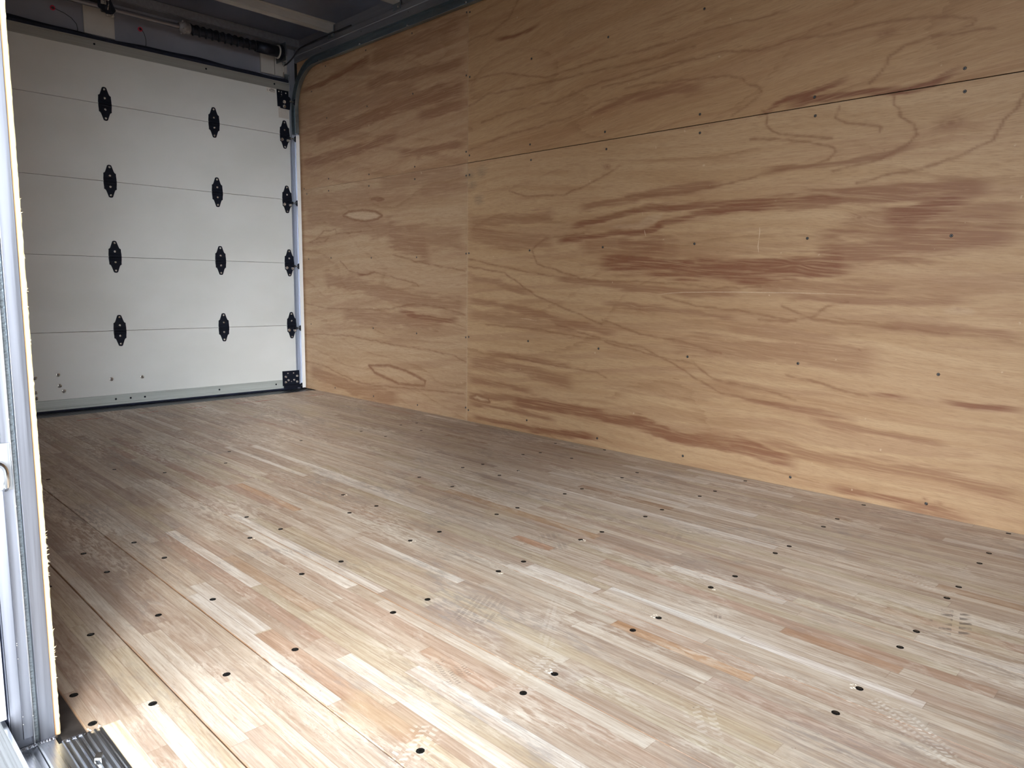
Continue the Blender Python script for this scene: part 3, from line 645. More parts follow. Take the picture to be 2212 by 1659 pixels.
for i in range(8):
    floor_board(EDG[i]-(GAPS[i]/2 if i else 0), EDG[i+1]+(GAPS[i+1]/2), .0006, notch=(i == 7))

FSC = [(-1.541,-1.429),(-1.431,-1.592),(-1.741,-1.427),(-1.447,-2.245),(-1.518,-2.413),(-1.428,-2.404),(-1.743,-2.247),(-1.856,-2.245),(-1.727,-2.405),(-1.852,-2.406),(-1.967,-2.409),(-1.742,-2.712),(-1.849,-2.71),(-1.968,-2.707),(-1.542,-2.718),(-1.437,-2.714),(-1.725,-3.02),(-1.849,-3.017),(-1.968,-3.021),(-2.050,-3.013),(-2.048,-2.91),(-1.51,-3.02),(-1.422,-3.02),(-1.124,-3.013),(-1.209,-3.014),(-1.743,-3.403),(-1.533,-3.403),(-1.453,-3.4),(-1.226,-3.4),(-1.145,-3.405),(-.838,-3.409),(-.935,-3.402),(-.629,-3.408),(-.555,-3.411),(-.334,-3.411),(-.234,-3.411),(-.621,-3.017),(-.53,-3.014),(-.232,-3.022),(-.321,-3.018),(-.818,-3.012),(-.907,-3.011),(-.615,-2.708),(-.529,-2.708),(-.513,-2.404),(-.608,-2.404),(-1.225,-3.78),(-1.126,-3.781),(-.834,-3.785),(-.925,-3.783),(-.617,-3.784),(-.531,-3.786),(-.332,-3.784),(-.235,-3.784),(-.019,-3.786),(-.034,-3.415),(-.04,-3.03),(-.221,-2.71),(-.318,-2.715),(-1.131,-2.24),(-1.217,-2.409),(-1.123,-2.407),(-1.231,-2.713),(-1.134,-2.712),(-.918,-2.709),(-.83,-2.707),(-.827,-2.235),(-.82,-2.4),(-.628,-2.235),(-.542,-2.249),(-.225,-2.41),(-.319,-2.241),(-.245,-2.265),(-.07,-2.192),(-.304,-1.43),(-.22,-1.443),(-.316,-1.599),(-.513,-1.6),(-.528,-1.436),(-.824,-1.434),(-1.85,-1.43),(-1.13,-1.43),(-1.22,-1.60),(-.015,-2.408),(-1.85,-3.40),(-1.968,-3.40),(-1.53,-3.78),(-1.45,-3.78)]
fs0 = None
for i, (x, y) in enumerate(FSC):
    if fs0 is None:
        b = MB()
        n = 18; ring = [.0074*(1+.07*math.sin(3.1*k)) for k in range(n)]
        top = [(ring[k]*math.cos(2*PI*k/n), ring[k]*math.sin(2*PI*k/n)*.95, .00035) for k in range(n)]
        bot = [(ring[k]*1.04*math.cos(2*PI*k/n), ring[k]*math.sin(2*PI*k/n), -.0005) for k in range(n)]
        b.add(bot+top, [(k, (k+1) % n, (k+1) % n+n, k+n) for k in range(n)]+[list(range(n, 2*n))], 0)
        b.lathe((0, 0, 0), (0, 0, 1), [(.00036, .0042), (.0006, .0038), (.0007, .0018), (.0005, 0)], 12, 1)
        fs0 = o = b.build('screw', [HOLE, simple('black_screw_head', (.03, .03, .03), .3, .8, .2, (300, 300, 300))], floor)
    else:
        o = fs0.copy(); C.objects.link(o); o.parent = floor
    s = .86
    o.location = (x, y, 0); o.rotation_euler = (0, 0, R.uniform(0, 6)); o.scale = (s, s, 1)
# raised splinters round some screw holes
for x, y in [(-1.967,-3.035),(-2.052,-3.026),(-1.453,-3.388),(-1.126,-3.771),(-1.231,-2.722),(-1.518,-2.422),(-1.131,-2.25),(-1.209,-3.025),(-.907,-3.02),(-.935,-3.412),(-1.145,-3.395),(-.513,-2.412)]:
    b = MB()
    for _ in range(5):
        a = R.uniform(0, 6.28); r = .0088; px, py = x+math.cos(a)*r*.9, y+.010*0+math.sin(a)*r*.5
        l = R.uniform(.001, .003); w = R.uniform(.0008, .002); h = R.uniform(.0006, .0018)
        b.add([(px-w, py-l, .0001), (px+w, py-l, .0001), (px+w, py+l, .0001), (px-w, py+l, .0001), (px+R.uniform(-w, w), py+R.uniform(-l, l), h)], [(0, 1, 4), (1, 2, 4), (2, 3, 4), (3, 0, 4), (0, 3, 2, 1)])
    b.build('splinter', SPLIN, floor)
# red crayon dashes by the rear sill
for xa, xb, y in [(-1.371, -1.258, -.330), (-1.09, -1.0, -.317), (-.86, -.76, -.33), (-.60, -.50, -.335), (-.493, -.374, -.343), (-.187, -.063, -.343)][:6]:
    b = MB(); n = 12; up_ = []; dn = []
    for i in range(n+1):
        xx = xa+(xb-xa)*i/n; yy = y+R.uniform(-.002, .002); w = R.uniform(.002, .0065)
        up_.append((xx, yy+w, .0004)); dn.append((xx, yy-w, .0004))
    b.add(up_+dn, [(i, i+1, i+n+2, i+n+1) for i in range(n)]); b.build('crayon_mark', CHALK, floor)

# ------------------------------------------------------------------ rear sill plate
t_ = MB().box(-2.09, 0., -.157, -.001, -.03, -.004, ch=.001).build('sill_plate', TREAD)
tag(t_, 'black checker-plate strip across the floor at the foot of the rear door', 'metal plate')

# ------------------------------------------------------------------ rear sectional door
door = empty('door_1', (-1.045, .02, 0)); tag(door, 'white sectional rear door with black hinges', None, None, 'structure')
ZS = [.030, .3975, .7797, 1.1612, 1.5412, 1.835]
for i in range(5):
    b = MB().box(-2.04, -.048, .0, .042, ZS[i]+.0008, ZS[i+1]-.0008, ch=.0012)
    b.build('door_section', DOORM, door)
b = MB()   # top channel
b.prism([(-.004, 1.797), (-.0045, 1.800), (-.0045, 1.835), (-.010, 1.838), (-.010, 1.843), (.044, 1.843), (.044, 1.8355), (.0, 1.8355), (.0, 1.797)], 'x', -2.04, -.047)
b.build('top_channel', simple('grey_door_channel', (.30, .30, .28), .5, .35, .08, (2, 90, 160)), door)
b = MB()   # bottom channel with ribs
b.prism([(.0, .060), (-.004, .058), (-.004, .052), (-.003, .0515), (-.004, .051), (-.004, .045), (-.003, .0445), (-.004, .044), (-.004, .020), (-.008, .018), (-.008, .008), (.044, .008), (.044, .030), (.0, .030)], 'x', -2.04, -.047)
b.build('bottom_channel', ALU_X, door)
b = MB().prism([(-.006, .008), (-.009, .0), (-.004, -.0035), (.03, -.0035), (.036, .0), (.034, .008)], 'x', -2.04, -.047)
b.build('bottom_seal', RUBBER, door)
n = 90; vs = []; fs = []
for i in range(n+1):
    x = -2.04+1.985*i/n; hgt = 1.872+.0045*math.sin(x*7.5)+.002*math.sin(x*21+1)
    vs += [(x, -.012, 1.8432), (x, -.016, 1.855), (x, .012, hgt), (x, .020, hgt), (x, .020, 1.8432)]
for i in range(n):
    for k in range(5): fs.append((i*5+k, i*5+(k+1) % 5, (i+1)*5+(k+1) % 5, (i+1)*5+k))
fs += [(0, 1, 2, 3, 4), tuple(n*5+k for k in range(4, -1, -1))]
MB().add(vs, fs).build('top_seal', RUBBER, door)
# screws of the channels
for x, z in [(-1.10, 1.822), (-.545, 1.822), (-.142, 1.822)]:
    MB().lathe((x, -.0045, z), (0, -1, 0), [(0, .005), (.0015, .0048), (.002, .002), (.0012, 0)], 12).build('channel_screw', BLACK, door)
for x, z in [(-1.10, .037), (-1.027, .036), (-.955, .035), (-.545, .036), (-.19, .036), (-1.62, .037)]:
    MB().lathe((x, -.004, z), (0, -1, 0), [(0, .0052), (.0015, .0046), (.002, .002), (.0008, 0)], 12).build('channel_screw', BLACK, door)
# washers and bolts through the bottom section
for x, z in [(-1.358, .185), (-1.354, .129), (-1.337, .101), (-1.458, .177), (-1.459, .103), (-1.459, .076), (-1.114, .144), (-.963, .144)]:
    b = MB(); b.lathe((x, 0, z), (0, -1, 0), [(0, .0098), (.0012, .0092), (.0014, .0050)], 18, 0); b.lathe((x, 0, z), (0, -1, 0), [(.0014, .0056), (.0018, .0050), (.0006, .0022), (.0006, 0)], 12, 1)
    b.build('washer_bolt', [STEEL, DARKSTEEL], door)

def bolt(x, z, r, par, y=-.004, big=False):
    b = MB()
    if big:
        b.lathe((x, y, z), (0, -1, 0), [(0, r*1.25), (.001, r*1.2), (.0012, r)], 16)
        b.cyl((x, y-.001, z), (x, y-.0065, z), r*.95, r*.88, 6)
    else:
        b.lathe((x, y, z), (0, -1, 0), [(0, r), (.0012, r*.95), (.0022, r*.6), (.0014, r*.3), (.0014, 0)], 14)
    return b.build('bolt', STEEL, par)
def hinge(x, z, roller):
    """black strap hinge bolted over the joint between two sections"""
    h = empty('hinge', (x-door.location.x, -door.location.y, z), door)
    def outline(s):      # s = +1 upper leaf, -1 lower leaf
        half = [(.0305, .0015), (.0305, .012), (.029, .030), (.029, .040), (.0255, .041), (.0215, .045), (.0185, .052), (.0105, .0755)]
        tip = [(.0105*math.cos(a), .0755+.0065*math.sin(a)) for a in [PI*k/8 for k in range(1, 8)]]
        pts = half+tip+[(-a, b) for a, b in half[::-1]]
        return [(x+a, z+s*b) for a, b in pts]
    for s in (1, -1):
        b = MB().prism(outline(s), 'y', -.0005, -.0042)
        if s < 0:
            b.prism([(-.0042, z-.004), (-.0095, z-.007), (-.0095, z-.013), (-.0042, z-.019)], 'x', x-.029, x+.029)
            b.box(x-.012, x+.012, -.0095, -.0115, z-.0105, z-.0085)
        else:
            b.prism([(-.0042, z+.016), (-.0075, z+.011), (-.0085, z-.003), (-.0042, z-.003)], 'x', x-.029, x+.029)
        b.build('hinge_leaf', BLACK, h)
    MB().cyl((x-.0295, -.0058, z), (x+.0295, -.0058, z), .0036, n=12).build('knuckle', BLACK, h)
    bolt(x, z+.070, .0052, h); bolt(x, z+.0275, .0055, h)
    if roller:
        bolt(x-.018, z-.030, .0072, h, -.0042, True); bolt(x+.020, z-.032, .0072, h, -.0042, True); bolt(x, z-.071, .0052, h)
        b = MB().box(x+.012, x+.033, -.0043, -.022, z-.026, z-.012, ch=.003)
        b.build('roller_carrier', BLACK, h)
        add_roller(h, x+.033, -.0180, z-.019)
    else:
        bolt(x, z-.0275, .0055, h); bolt(x, z-.070, .0052, h)
    return h
def add_roller(par, x, y, z):
    b = MB().cyl((x-.01, y, z), (-.019, y, z), .0042, n=10)
    b.build('roller_stem', STEEL, par)
    b = MB().lathe((-.026, y, z), (1, 0, 0), [(0, .006), (.0, .0150), (.003, .0175), (.009, .0175), (.012, .0150), (.012, .004)], 22)
    b.build('roller', SPRING, par)
for j, z in enumerate((1.5425, 1.1625, .781, .398)):
    hinge(-1.067+.0025*j, z, False); hinge(-.512+.003*j, z, False); hinge(-.084+.0035*j, z, True)
    hinge(-1.62, z, False); hinge(-2.006, z, False)
# top corner bracket
tb = empty('corner_bracket', (-.085-door.location.x, -door.location.y, 1.75), door)
MB().prism([(-.128, 1.803), (-.052, 1.803), (-.052, 1.700), (-.124, 1.700)], 'y', -.0005, -.004).build('base_plate', BLACK, tb)
MB().prism([(-.110, 1.752), (-.100, 1.762), (-.052, 1.764), (-.044, 1.755), (-.050, 1.690), (-.108, 1.692)], 'y', -.004, -.012).build('slide_plate', BLACK, tb)
for zz in (1.730, 1.704): bolt(-.085, zz, .0080, tb, -.012, True)
for xx, zz in ((-.115, 1.785), (-.070, 1.783)): bolt(xx, zz, .0042, tb)
b = MB()
for k, (w, hh) in enumerate(((.004, .005), (.003, .004), (.005, .004), (.003, .005))):
    b.box(-.098-w/2+(k % 2)*.002, -.098+w/2, -.0041, -.0046, 1.788-k*.0075-hh, 1.788-k*.0075)
b.build('stamped_mark', WHITEPL, tb)
add_roller(tb, -.046, -.020, 1.737)
# bottom corner bracket
bb = empty('corner_bracket', (-.088-door.location.x, -door.location.y, .06), door)
MB().box(-.147, -.034, -.0042, -.0102, .022, .114, ch=.001).build('base_plate', BLACK, bb)
b = MB().box(-.146, -.035, -.0102, -.0125, .086, .089); b.prism([(-.0102, .030), (-.026, .026), (-.026, .008), (-.0102, .008)], 'x', -.143, -.036); b.build('lower_lip', BLACK, bb)
for xx, zz in ((-.128, .078), (-.128, .044), (-.050, .079), (-.050, .043)): bolt(xx, zz, .0062, bb, -.0102, True)
for xx, zz in ((-.109, .056), (-.070, .055)): bolt(xx, zz, .0072, bb, -.0102)
for xx, zz in ((-.112, .100), (-.074, .099)): bolt(xx, zz, .0042, bb, -.0102)
bolt(-.090, .046, .003, bb, -.0102)
add_roller(bb, -.036, -.018, .016)
# stickers
lb = empty('label', (-.17-door.location.x, -door.location.y, 1.79), door)
MB().box(-.192, -.132, -.0001, -.0005, 1.770, 1.797).build('sticker', LABELW, lb)
b = MB(); 
for z0, a, e, h in ((1.7925, -.166, -.143, .0026), (1.7875, -.174, -.139, .0016), (1.7845, -.174, -.137, .0016), (1.7805, -.175, -.160, .0020), (1.7805, -.156, -.150, .0018), (1.7805, -.147, -.142, .0018), (1.776, -.166, -.150, .0014), (1.776, -.147, -.140, .0014), (1.788, -.187, -.1855, .007), (1.780, -.1865, -.185, .004)):
    b.box(a, e, -.0005, -.0008, z0-h, z0)
b.build('printed_lines', INK, lb)
lc = empty('label', (-.09-door.location.x, -door.location.y, 1.66), door)
MB().box(-.118, -.052, -.0001, -.0004, 1.637, 1.698).build('sticker', LABELC, lc)
b = MB()
for k in range(4): b.box(-.094+.002*(k % 2), -.056, -.0004, -.0007, 1.668-k*.008, 1.6695-k*.008)
b.box(-.112, -.105, -.0004, -.0007, 1.672, 1.680); b.box(-.068, -.056, -.0004, -.0007, 1.674, 1.681); b.box(-.110, -.06, -.0004, -.0007, 1.689, 1.692)
b.build('printed_lines', WHITEPL, lc)

# ------------------------------------------------------------------ track of the rear door (right-hand side)
def sweep(prof, path, name, mat, par):
    """prof = (x, depth towards the room); path = (y, z, inward normal y, inward normal z)"""
    vs = []; n = len(prof); fs = []
    for y, z, ny, nz in path:
        vs += [(px, y+ny*dp, z+nz*dp) for px, dp in prof]
    for i in range(len(path)-1):
        fs += [(i*n+k, i*n+(k+1) % n, (i+1)*n+(k+1) % n, (i+1)*n+k) for k in range(n)]
    fs += [list(range(n))[::-1], [(len(path)-1)*n+k for k in range(n)]]
    return MB().add(vs, fs).build(name, mat, par)
track = empty('door_track', (-.015, 0, 0)); tag(track, 'curved galvanised roller track up the corner beside the rear door', 'door track')
W0, L0, TH = -.009, -.031, .0022
U = [(W0, 0), (L0, 0), (L0, TH), (W0-TH, TH), (W0-TH, .045-TH), (L0+.002, .045-TH), (L0, .045-TH-.003), (L0-.001, .045-.002), (L0, .045), (W0, .045)]
path = [(.005, 1.555, -1, 0), (.005, 1.69, -1, 0)]
for k in range(1, 17):
    a = PI/2*k/16; path.append((-.26+.265*math.cos(a), 1.69+.265*math.sin(a), -math.cos(a), -math.sin(a)))
path += [(-.8, 1.954, 0, -1), (-2.2, 1.950, 0, -1)]
sweep(U, path, 'curved_channel', GALV, track)
U2 = [(W0, 0), (L0-.002, 0), (L0-.002, TH), (W0-TH, TH), (W0-TH, .045-TH), (L0+.0045, .045-TH), (L0+.0045, .046), (W0, .046)]
sweep(U2, [(.005, .006, -1, 0), (.005, 1.548, -1, 0)], 'vertical_channel', simple('bluish_aluminium', (.60, .63, .72), .4, .6, .08, (60, 60, 2)), track)
MB().box(W0-.0005, L0-.001, -.0412, -.0440, .006, 1.540, ch=.0008).build('white_lip', WHITEM, track)
for y in (-.285, -.70, -1.12, -1.55, -1.97):
    MB().lathe((W0-TH, y, 1.925), (-1, 0, 0), [(0, .007), (.001, .0065), (.004, .005), (.0045, 0)], 12).build('bolt', STEEL, track)
for y in (-.5, -1.3, -2.1):
    MB().box(W0-.0005, -.0125, y-.02, y+.02, 1.92, 1.965).build('track_bracket', GALV, track)

# corner post and reveal
post = MB().box(-.046, -.001, .008, .05, 0., 2.045, ch=.002)
post.box(-.046, -.041, .0005, .008, 0., 1.885); post.box(-.036, -.033, .004, .008, 0., 1.885)
tag(post.build('trim_1', simple('corner_post_metal', (.34, .36, .42), .45, .5, .1, (60, 60, 3))), kind='structure')
tag(MB().box(-2.09, -2.042, .008, .05, 0., 2.045, ch=.002).build('trim_2', GALV), kind='structure')

# ------------------------------------------------------------------ header over the rear door
hd = empty('wall_rear'); tag(hd, kind='structure')
MB().box(-2.09, .0, .032, .06, 1.80, 2.09).build('header_sheet', HEAD, hd)
MB().box(-2.09, .0, .0435, .06, -.03, 1.80).build('door_backing', HEAD, hd)
b = MB().box(-2.09, -.0, -.058, .032, 2.046, 2.088, ch=.002); b.box(-2.09, -.0, -.0615, -.058, 2.044, 2.052); b.box(-2.09, 0, -.050, -.047, 2.042, 2.046)
b.build('header_ledge', RAIL, hd)
MB().box(-1.134, -.994, .020, .032, 1.874, 2.03, ch=.001).build('mounting_plate', WHITEPL, hd)
MB().box(-.211, -.127, .018, .032, 1.880, 2.03, ch=.001).build('mounting_plate', WHITEPL, hd)
MB().box(-.1235, -.036, .018, .032, 1.880, 2.03, ch=.001).build('mounting_plate', WHITEPL, hd)
MB().box(-.066, -.036, .006, .017, 1.862, 1.896, ch=.001).build('bracket', GALV, hd)

# torsion spring assembly
sp = empty('torsion_spring', (-.4, -.065, 1.985)); tag(sp, 'dark coil torsion spring on a shaft above the rear door', 'spring')
SY, SZ = -.078, 1.985
b = MB().cyl((-2.05, SY, SZ-.012+.012), (-.10, SY, SZ), .0125, n=16); b.build('shaft', simple('shaft_steel', (.22, .22, .25), .35, .9, .1, (3, 90, 90)), sp)
b = MB().cyl((-.665, SY, SZ), (-.28, SY, SZ), .0225, n=24)
pts = [(-.665+.385*i/260, SY+.0245*math.cos(2*PI*i*11/260), SZ+.0245*math.sin(2*PI*i*11/260)) for i in range(261)]
b.tube(pts, .0050, 8); b.build('coil', SPRING, sp)
b = MB().lathe((-.712, SY, SZ), (1, 0, 0), [(0, .013), (0, .021), (.012, .024), (.018, .030), (.030, .031), (.034, .027), (.055, .027), (.055, .02)], 26)
for k in range(4):
    a = k*PI/2+.5; b.cyl((-.696, SY+math.cos(a)*.022, SZ+math.sin(a)*.022), (-.696, SY+math.cos(a)*.034, SZ+math.sin(a)*.034), .0045, n=8)
b.build('winding_cone', simple('cast_cone', (.30, .29, .30), .55, .4, .25, (90, 90, 90)), sp)
b = MB().lathe((-.285, SY, SZ), (1, 0, 0), [(0, .02), (0, .030), (.128, .031), (.128, .02)], 28); b.build('sleeve', SPRING, sp)
b = MB().lathe((-.157, SY, SZ), (1, 0, 0), [(0, .02), (0, .036), (.006, .038), (.006, .033)], 28); b.build('collar', WHITEPL, sp)
b = MB().lathe((-.151, SY, SZ), (1, 0, 0), [(0, .033), (.012, .034), (.012, .041), (.018, .042), (.022, .038), (.022, .01)], 28); b.build('cable_drum', BLACK, sp)
MB().box(-.115, -.111, SY-.02, .018, 1.945, 2.044).build('end_bracket', GALV, sp)
MB().tube([(-.095, -.035, 1.955), (-.092, -.028, 1.93), (-.09, -.02, 1.90), (-.088, -.01, 1.872)], .0022, 8).build('lift_cable', STEEL, sp)
MB().lathe((-.094, -.034, 1.950), (0, .3, -1), [(0, .004), (0, .012), (.004, .012), (.008, .006), (.02, .005)], 14).build('cable_eye', GALV, sp)
# centre bearing bracket
cb = empty('bearing_bracket', (-1.08, -.05, 2.0), sp); cb.location = (-1.08+.4, -.05+.065, .015)
b = MB().prism([(-1.105, 2.028), (-1.045, 2.028), (-1.02, 1.975), (-1.035, 1.955), (-1.062, 1.950), (-1.10, 1.975)], 'y', SY-.014, SY-.018)
b.box(-1.105, -1.045, SY-.014, .02, 2.024, 2.028); b.build('bearing_plate', SPRING, cb)
MB().box(-1.088, -1.064, SY-.024, SY-.018, 1.992, 2.018, ch=.001).build('bearing_tab', STEEL, cb)
MB().lathe((-1.078, SY, SZ), (1, 0, 0), [(0, .013), (0, .024), (.03, .024), (.036, .019), (.036, .013)], 20).build('bearing', SPRING, cb)
MB().box(-1.066, -1.052, SY-.030, SY-.026, 2.012, 2.046).build('hanger_strap', WHITEPL, cb)
MB().tube([(-1.058, SY-.028, 2.014), (-1.055, SY-.028, 1.995), (-1.060, SY-.026, 1.968)], .0022, 8).build('hanger_pin', STEEL, cb)
MB().box(-1.064, -1.030, SY-.024, SY-.004, 1.944, 1.950, ch=.001).build('bearing_foot', STEEL, cb)

# marker lamp backs with their wires
def marker(x, z, pts, lab):
    m_ = empty('marker_lamp', (x, .03, z)); tag(m_, lab, 'lamp', 'marker lamps over the rear door')
    MB().lathe((x, .032, z), (0, -1, 0), [(0, .0115), (.004, .0112), (.0055, .009), (.0045, .0065), (.003, .0065)], 22).build('rubber_grommet', RED, m_)
    MB().lathe((x, .032, z), (0, -1, 0), [(.003, .0066), (.0035, .0040), (.0052, .0034), (.0052, 0)], 16).build('lamp_back', CABLE, m_)
    MB().tube([(x, .0265, z)]+[(a, .028, b_) for a, b_ in pts], .0014, 8).build('wire', CABLE, m_)
marker(-1.263, 1.957, [(-1.245, 1.953), (-1.215, 1.945), (-1.185, 1.930), (-1.165, 1.908), (-1.160, 1.885), (-1.163, 1.872)], 'red-ringed round marker lamp with a long drooping wire, left of the white plate')
marker(-.867, 1.957, [(-.857, 1.952), (-.848, 1.935), (-.842, 1.910), (-.842, 1.888), (-.845, 1.872)], 'red-ringed round marker lamp with a short wire, right of the white plate')

# thick black cable in the top corner
cb_ = MB().tube([(-.010, -.62, 2.041), (-.010, -.42, 2.042), (-.010, -.24, 2.042), (-.010, -.14, 2.041), (-.010, -.085, 2.038), (-.012, -.058, 2.030), (-.017, -.040, 2.014), (-.026, -.020, 1.992), (-.038, -.004, 1.972), (-.052, .008, 1.955), (-.068, .014, 1.944)], .0042, 10).build('power_cable', CABLE)
tag(cb_, 'thick black cable looping down the top corner beside the rear door', 'cable')

# ------------------------------------------------------------------ ceiling and upper rails
ceil = empty('ceiling'); tag(ceil, kind='structure')
MB().box(-2.16, .055, -5.45, .06, 2.088, 2.10).build('roof_sheet', ROOF, ceil)
for y in (-.420, -1.032, -1.642, -2.252, -2.862, -3.472, -4.082, -4.692, -5.30):
    prof = [(y+.050, 2.087), (y+.050, 2.084), (y+.030, 2.083), (y+.026, 2.050), (y-.026, 2.050), (y-.030, 2.083), (y-.050, 2.084), (y-.050, 2.087)]
    MB().prism(prof, 'x', -2.085, -.012).build('roof_bow', BOWM, ceil)
    MB().box(-.013, -.0085, y-.030, y+.030, 2.020, 2.083).build('bow_clip', GALV, ceil)
    MB().lathe((-.0135, y-.015, 2.030), (-1, 0, 0), [(0, .004), (.003, .004), (.0035, 0)], 10).build('rivet', STEEL, ceil)
rr = empty('trim_3'); tag(rr, kind='structure')
b = MB().prism([(.0065, 1.968), (-.004, 1.968), (-.006, 1.974), (-.006, 2.004), (-.0085, 2.007), (-.0085, 2.034), (-.004, 2.040), (-.004, 2.088), (.0065, 2.088)], 'y', -5.44, .0)
b.build('top_rail', RAIL, rr)
for k in range(12):
    MB().lathe((-.006, -.30-.41*k, 1.990), (-1, 0, 0), [(0, .004), (.002, .0035), (.0025, 0)], 10).build('rivet', DARKSTEEL, rr)

# ------------------------------------------------------------------ left wall with the side doorway, jamb and sill
JY = -3.01; JE = -4.35; XI = -2.0905
wl = empty('wall_left'); tag(wl, kind='structure')
JTOP = 1.88
for a, c_ in ((JY+.0015, .03), (-5.44, JE)):
    MB().box(XI, XI-.006, a, c_, 0., 1.98).build('plywood_panel', PLYEDGE if False else simple('plywood_plain', (.52, .35, .20), .6, 0., .15, (8, 2, 60)), wl)
    MB().box(XI-.008, -2.148, a+.01, c_-.0, -.03, 2.09).build('wall_core', HEAD, wl)
MB().box(XI, -2.148, JE, JY, JTOP, 2.09).build('door_lintel', ALU, wl)
# rough sawn edge of the plywood at the jamb
b = MB(); n = 420; vs = []; fs = []
for i in range(n+1):
    z = .002+(JTOP)*i/n; j = abs(R.gauss(0, .00035))
    vs += [(XI-.0068, JY, z), (XI-.0012, JY-.0006*R.random(), z), (XI+j, JY+.001, z), (XI+j*.5, JY+.006, z)]
for i in range(n):
    for k in range(3): fs.append((i*4+k, i*4+k+1, (i+1)*4+k+1, (i+1)*4+k))
b.add(vs, fs)
for zc, cnt, ln in [(.743, 5, .005), (.69, 4, .003), (.64, 8, .006), (.615, 5, .004), (.56, 4, .003), (.42, 3, .003), (.292, 9, .006), (.268, 10, .007), (.25, 5, .004), (.155, 4, .006), (.125, 10, .008), (.10, 5, .004)]:
    for _ in range(cnt):
        z = zc+R.uniform(-.012, .012); l = ln*R.uniform(.12, .6); w = R.uniform(.0005, .0014); dz = R.uniform(-.003, .004)
        b.add([(XI-.002, JY-.0005, z-w), (XI-.002, JY-.0005, z+w), (XI-.001, JY+.002, z), (XI+l, JY+R.uniform(-.001, .002), z+dz)], [(0, 1, 3), (1, 2, 3), (2, 0, 3), (0, 2, 1)])
b.build('sawn_edge', PLYEDGE, wl)
# aluminium jamb: flat face, recess with sealant, outer face with a weld line
jb = empty('trim_4', (-2.12, JY, 0)); tag(jb, 'bright aluminium jamb of the side doorway', None, None, 'structure')
MB().box(-2.0975, -2.1155, JY-.001, JY+.03, 0., JTOP, ch=.0006).build('inner_face', JAMB, jb)
MB().box(-2.1155, -2.1225, JY+.008, JY+.03, 0., JTOP).build('recess', GALV, jb)
b = MB()
for k in range(420):
    z = .004+JTOP*k/420+R.uniform(-.001, .001); b.lathe((-2.1195, JY+.0075, z), (0, -1, 0), [(0, .0040), (.0008+.0010*R.random(), .0036), (.0018, 0)], 7)
b.build('sealant_bead', simple('grey_sealant', (.17, .19, .20), .6, 0., .2, (200, 200, 200)), jb)
MB().box(-2.1222, -2.1236, JY-.004, JY+.02, .0, JTOP, ch=.0003).build('outer_lip', simple('bright_edge', (.5, .5, .52), .35, 1., .1, (90, 90, 3)), jb)
b = MB().prism([(-2.1236, JY+.001), (-2.1335, JY+.0015), (-2.134, JY-.001), (-2.1345, JY-.001), (-2.135, JY+.002), (-2.1475, JY+.004), (-2.1475, JY+.03), (-2.1236, JY+.03)], 'z', .012, JTOP)
b.build('outer_face', JAMB, jb)
b = MB()
for k in range(34):
    z = .03+R.random()*1.1; xx = R.choice([-2.134, -2.134, -2.1226]); b.lathe((xx, JY-.001 if xx < -2.13 else JY-.004, z), (0, -1, 0), [(0, R.uniform(.0006, .0012)), (.0008, .0006), (.001, 0)], 6)
b.build('weld_spatter', STEEL, jb)
# exterior skin strip, riveted
MB().box(-2.1475, -2.156, JY+.016, JY+.03, .012, JTOP).build('shadow_gap', RUBBER, jb)  # black strip painted in as the shade of the open gap, no real seal
sk = MB().box(-2.1520, -2.215, JY+.0005, JY+.004, .050, 2.09, ch=.0008)
ob = sk.build('outer_panel', BODYW, jb)
for k in range(9):
    z = .085+k*.095
    MB().lathe((-2.1625, JY+.0005, z), (0, -1, 0), [(0, .0060), (.0015, .0055), (.0028, .003), (.003, 0)], 16).build('rivet', BODYW, jb)

# latch keeper on the jamb
lt = empty('latch_striker', (-2.135, JY, .39)); tag(lt, 'polished chrome loop striker on the aluminium door jamb', 'latch')
MB().box(-2.1236, -2.165, JY-.0005, JY-.0025, .372, .436, ch=.001).build('striker_plate', ALU, lt)
pts = [(-2.133, JY-.004, .374), (-2.1325, JY-.012, .380), (-2.1325, JY-.014, .392)]+[(-2.1435+.011*math.cos(a), JY-.014, .398+.014*math.sin(a)) for a in [PI*k/10 for k in range(11)]]+[(-2.1545, JY-.014, .392), (-2.1545, JY-.012, .380), (-2.154, JY-.004, .374)]
MB().tube(pts, .0036, 12).build('loop', simple('polished_chrome', (.85, .86, .88), .06, 1., .02, (3, 3, 3)), lt)

# side sill: ribbed tread, sloped lip and outer rub rail, all running along the body
sl_ = empty('side_sill', (-2.10, -3.6, 0)); tag(sl_, 'ribbed aluminium sill of the side doorway', 'door sill')
prof = [(-2.0435, -.012), (-2.0435, .0012), (-2.0470, .0012)]
x = -2.0475
for k in range(6):
    prof += [(x, -.0012), (x-.0032, -.0012), (x-.0040, .0022), (x-.0068, .0022)]; x -= .0078
prof += [(x, .0), (x-.004, .0), (x-.004, -.012)]
MB().prism(prof, 'y', JE, JY-.024).build('ribbed_tread', ALU_Y, sl_)
MB().prism([(-2.0985, .0), (-2.0985, -.02), (-2.121, -.02), (-2.121, .003), (-2.1185, .0035), (-2.1175, .0005)], 'y', JE, JY-.004).build('flat_lip', ALU_Y, sl_)
MB().prism([(-2.1215, -.001), (-2.1215, -.035), (-2.150, -.035), (-2.1495, .0005), (-2.147, .002), (-2.1445, -.003), (-2.128, -.004)], 'y', JE, JY-.001).build('gutter', ALU_Y, sl_)
MB().prism([(-2.1505, .035), (-2.153, .043), (-2.158, .043), (-2.170, -.03), (-2.176, -.055), (-2.1505, -.055)], 'y', JE+.02, JY+.25).build('rub_rail', ALU_Y, sl_)
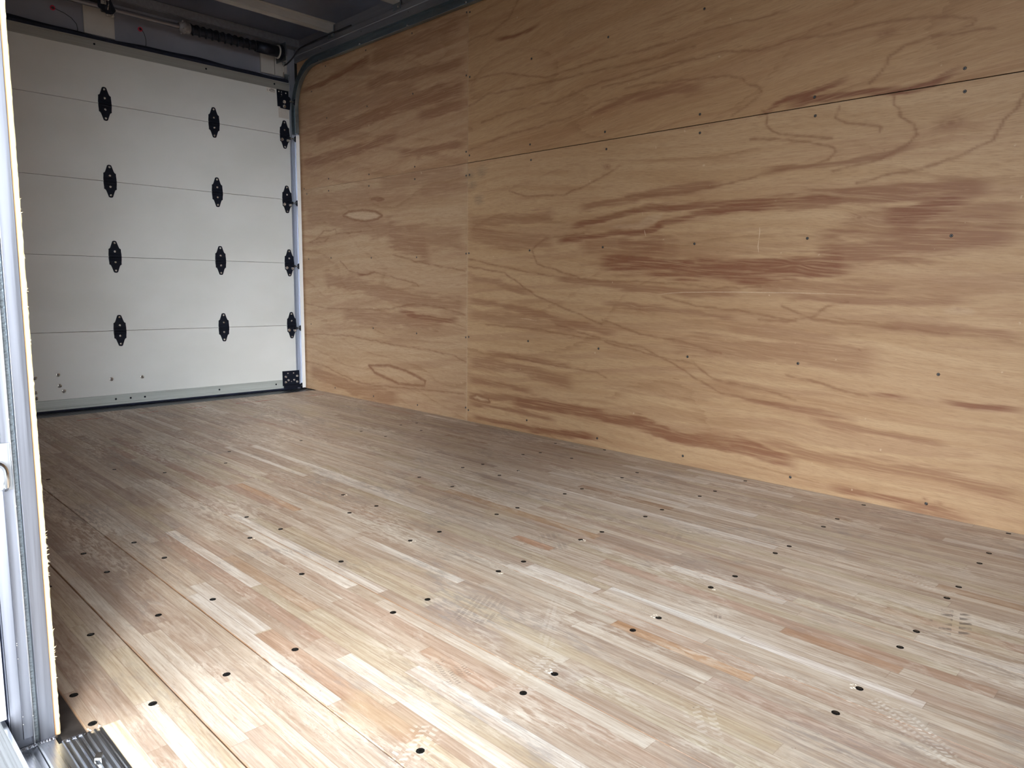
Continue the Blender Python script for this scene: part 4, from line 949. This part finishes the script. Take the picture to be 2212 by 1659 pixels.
b = MB().prism([(-2.062, -3.105), (-2.069, -3.1), (-2.075, -3.112), (-2.068, -3.118)], 'z', .0022, .006, 0); b.build('retaining_bolt', STEEL, sl_)
# weld at the foot of the jamb
b = MB()
for k in range(46):
    xx = -2.098-.05*k/46; b.lathe((xx, JY-.003+R.uniform(-.001, .001), .0005), (0, -.3, 1), [(0, .0036), (.001, .003), (.0022, 0)], 8)
for k in range(22):
    b.lathe((-2.092+.026*k/22, JY-.022+R.uniform(-.001, .001), .0), (0, -.3, 1), [(0, .0030), (.001, .0026), (.0018, 0)], 8)
b.build('weld_seam', JAMB, jb)
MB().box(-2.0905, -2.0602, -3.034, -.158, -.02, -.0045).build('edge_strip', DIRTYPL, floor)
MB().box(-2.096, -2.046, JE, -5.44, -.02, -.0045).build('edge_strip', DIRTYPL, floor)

# front wall of the body, behind the camera, and the yard outside
fw = MB().box(-2.148, .055, -5.50, -5.45, -.03, 2.10).build('wall_front', simple('front_wall_sheet', (.55, .53, .50), .6, 0., .05, (3, 3, 3))); tag(fw, kind='structure')
gr = MB().box(-40, 30, -40, 30, -.95, -.90).build('ground', GROUND); tag(gr, 'pale concrete yard outside the truck body', None, None, 'structure')

# scrapes in the plywood
def scrape(pts, w, name='gouge'):
    b = MB(); n = len(pts); L_ = []; Rr = []
    for i, (y, z) in enumerate(pts):
        q = pts[min(i+1, n-1)]; p_ = pts[max(i-1, 0)]
        t_ = Vector((q[0]-p_[0], q[1]-p_[1])).normalized(); ww = w*(.35 if i in (0, n-1) else 1.)
        L_.append((-.0004, y-t_.y*ww, z+t_.x*ww)); Rr.append((-.0004, y+t_.y*ww, z-t_.x*ww))
    b.add(L_+Rr, [(i, i+1, n+i+1, n+i) for i in range(n-1)])
    return b.build(name, simple('scraped_pale_wood', (.70, .55, .38), .7, 0., .15, (200, 200, 200)), panels[0][0])
scrape([(-2.552, .869), (-2.556, .858), (-2.56, .846)], .0012)
scrape([(-2.541, .936), (-2.542, .923)], .0010)
scrape([(-3.011, .857), (-3.0125, .842), (-3.010, .819)], .0013)
scrape([(-3.010, .816), (-3.009, .795), (-3.012, .775)], .0013)
scrape([(-2.621, .628), (-2.68, .635), (-2.739, .6385), (-2.85, .641), (-2.955, .642), (-3.148, .642), (-3.335, .640)], .0007, 'scratch')
scrape([(-1.912, .512), (-1.95, .511), (-2.01, .506)], .0009, 'scratch')
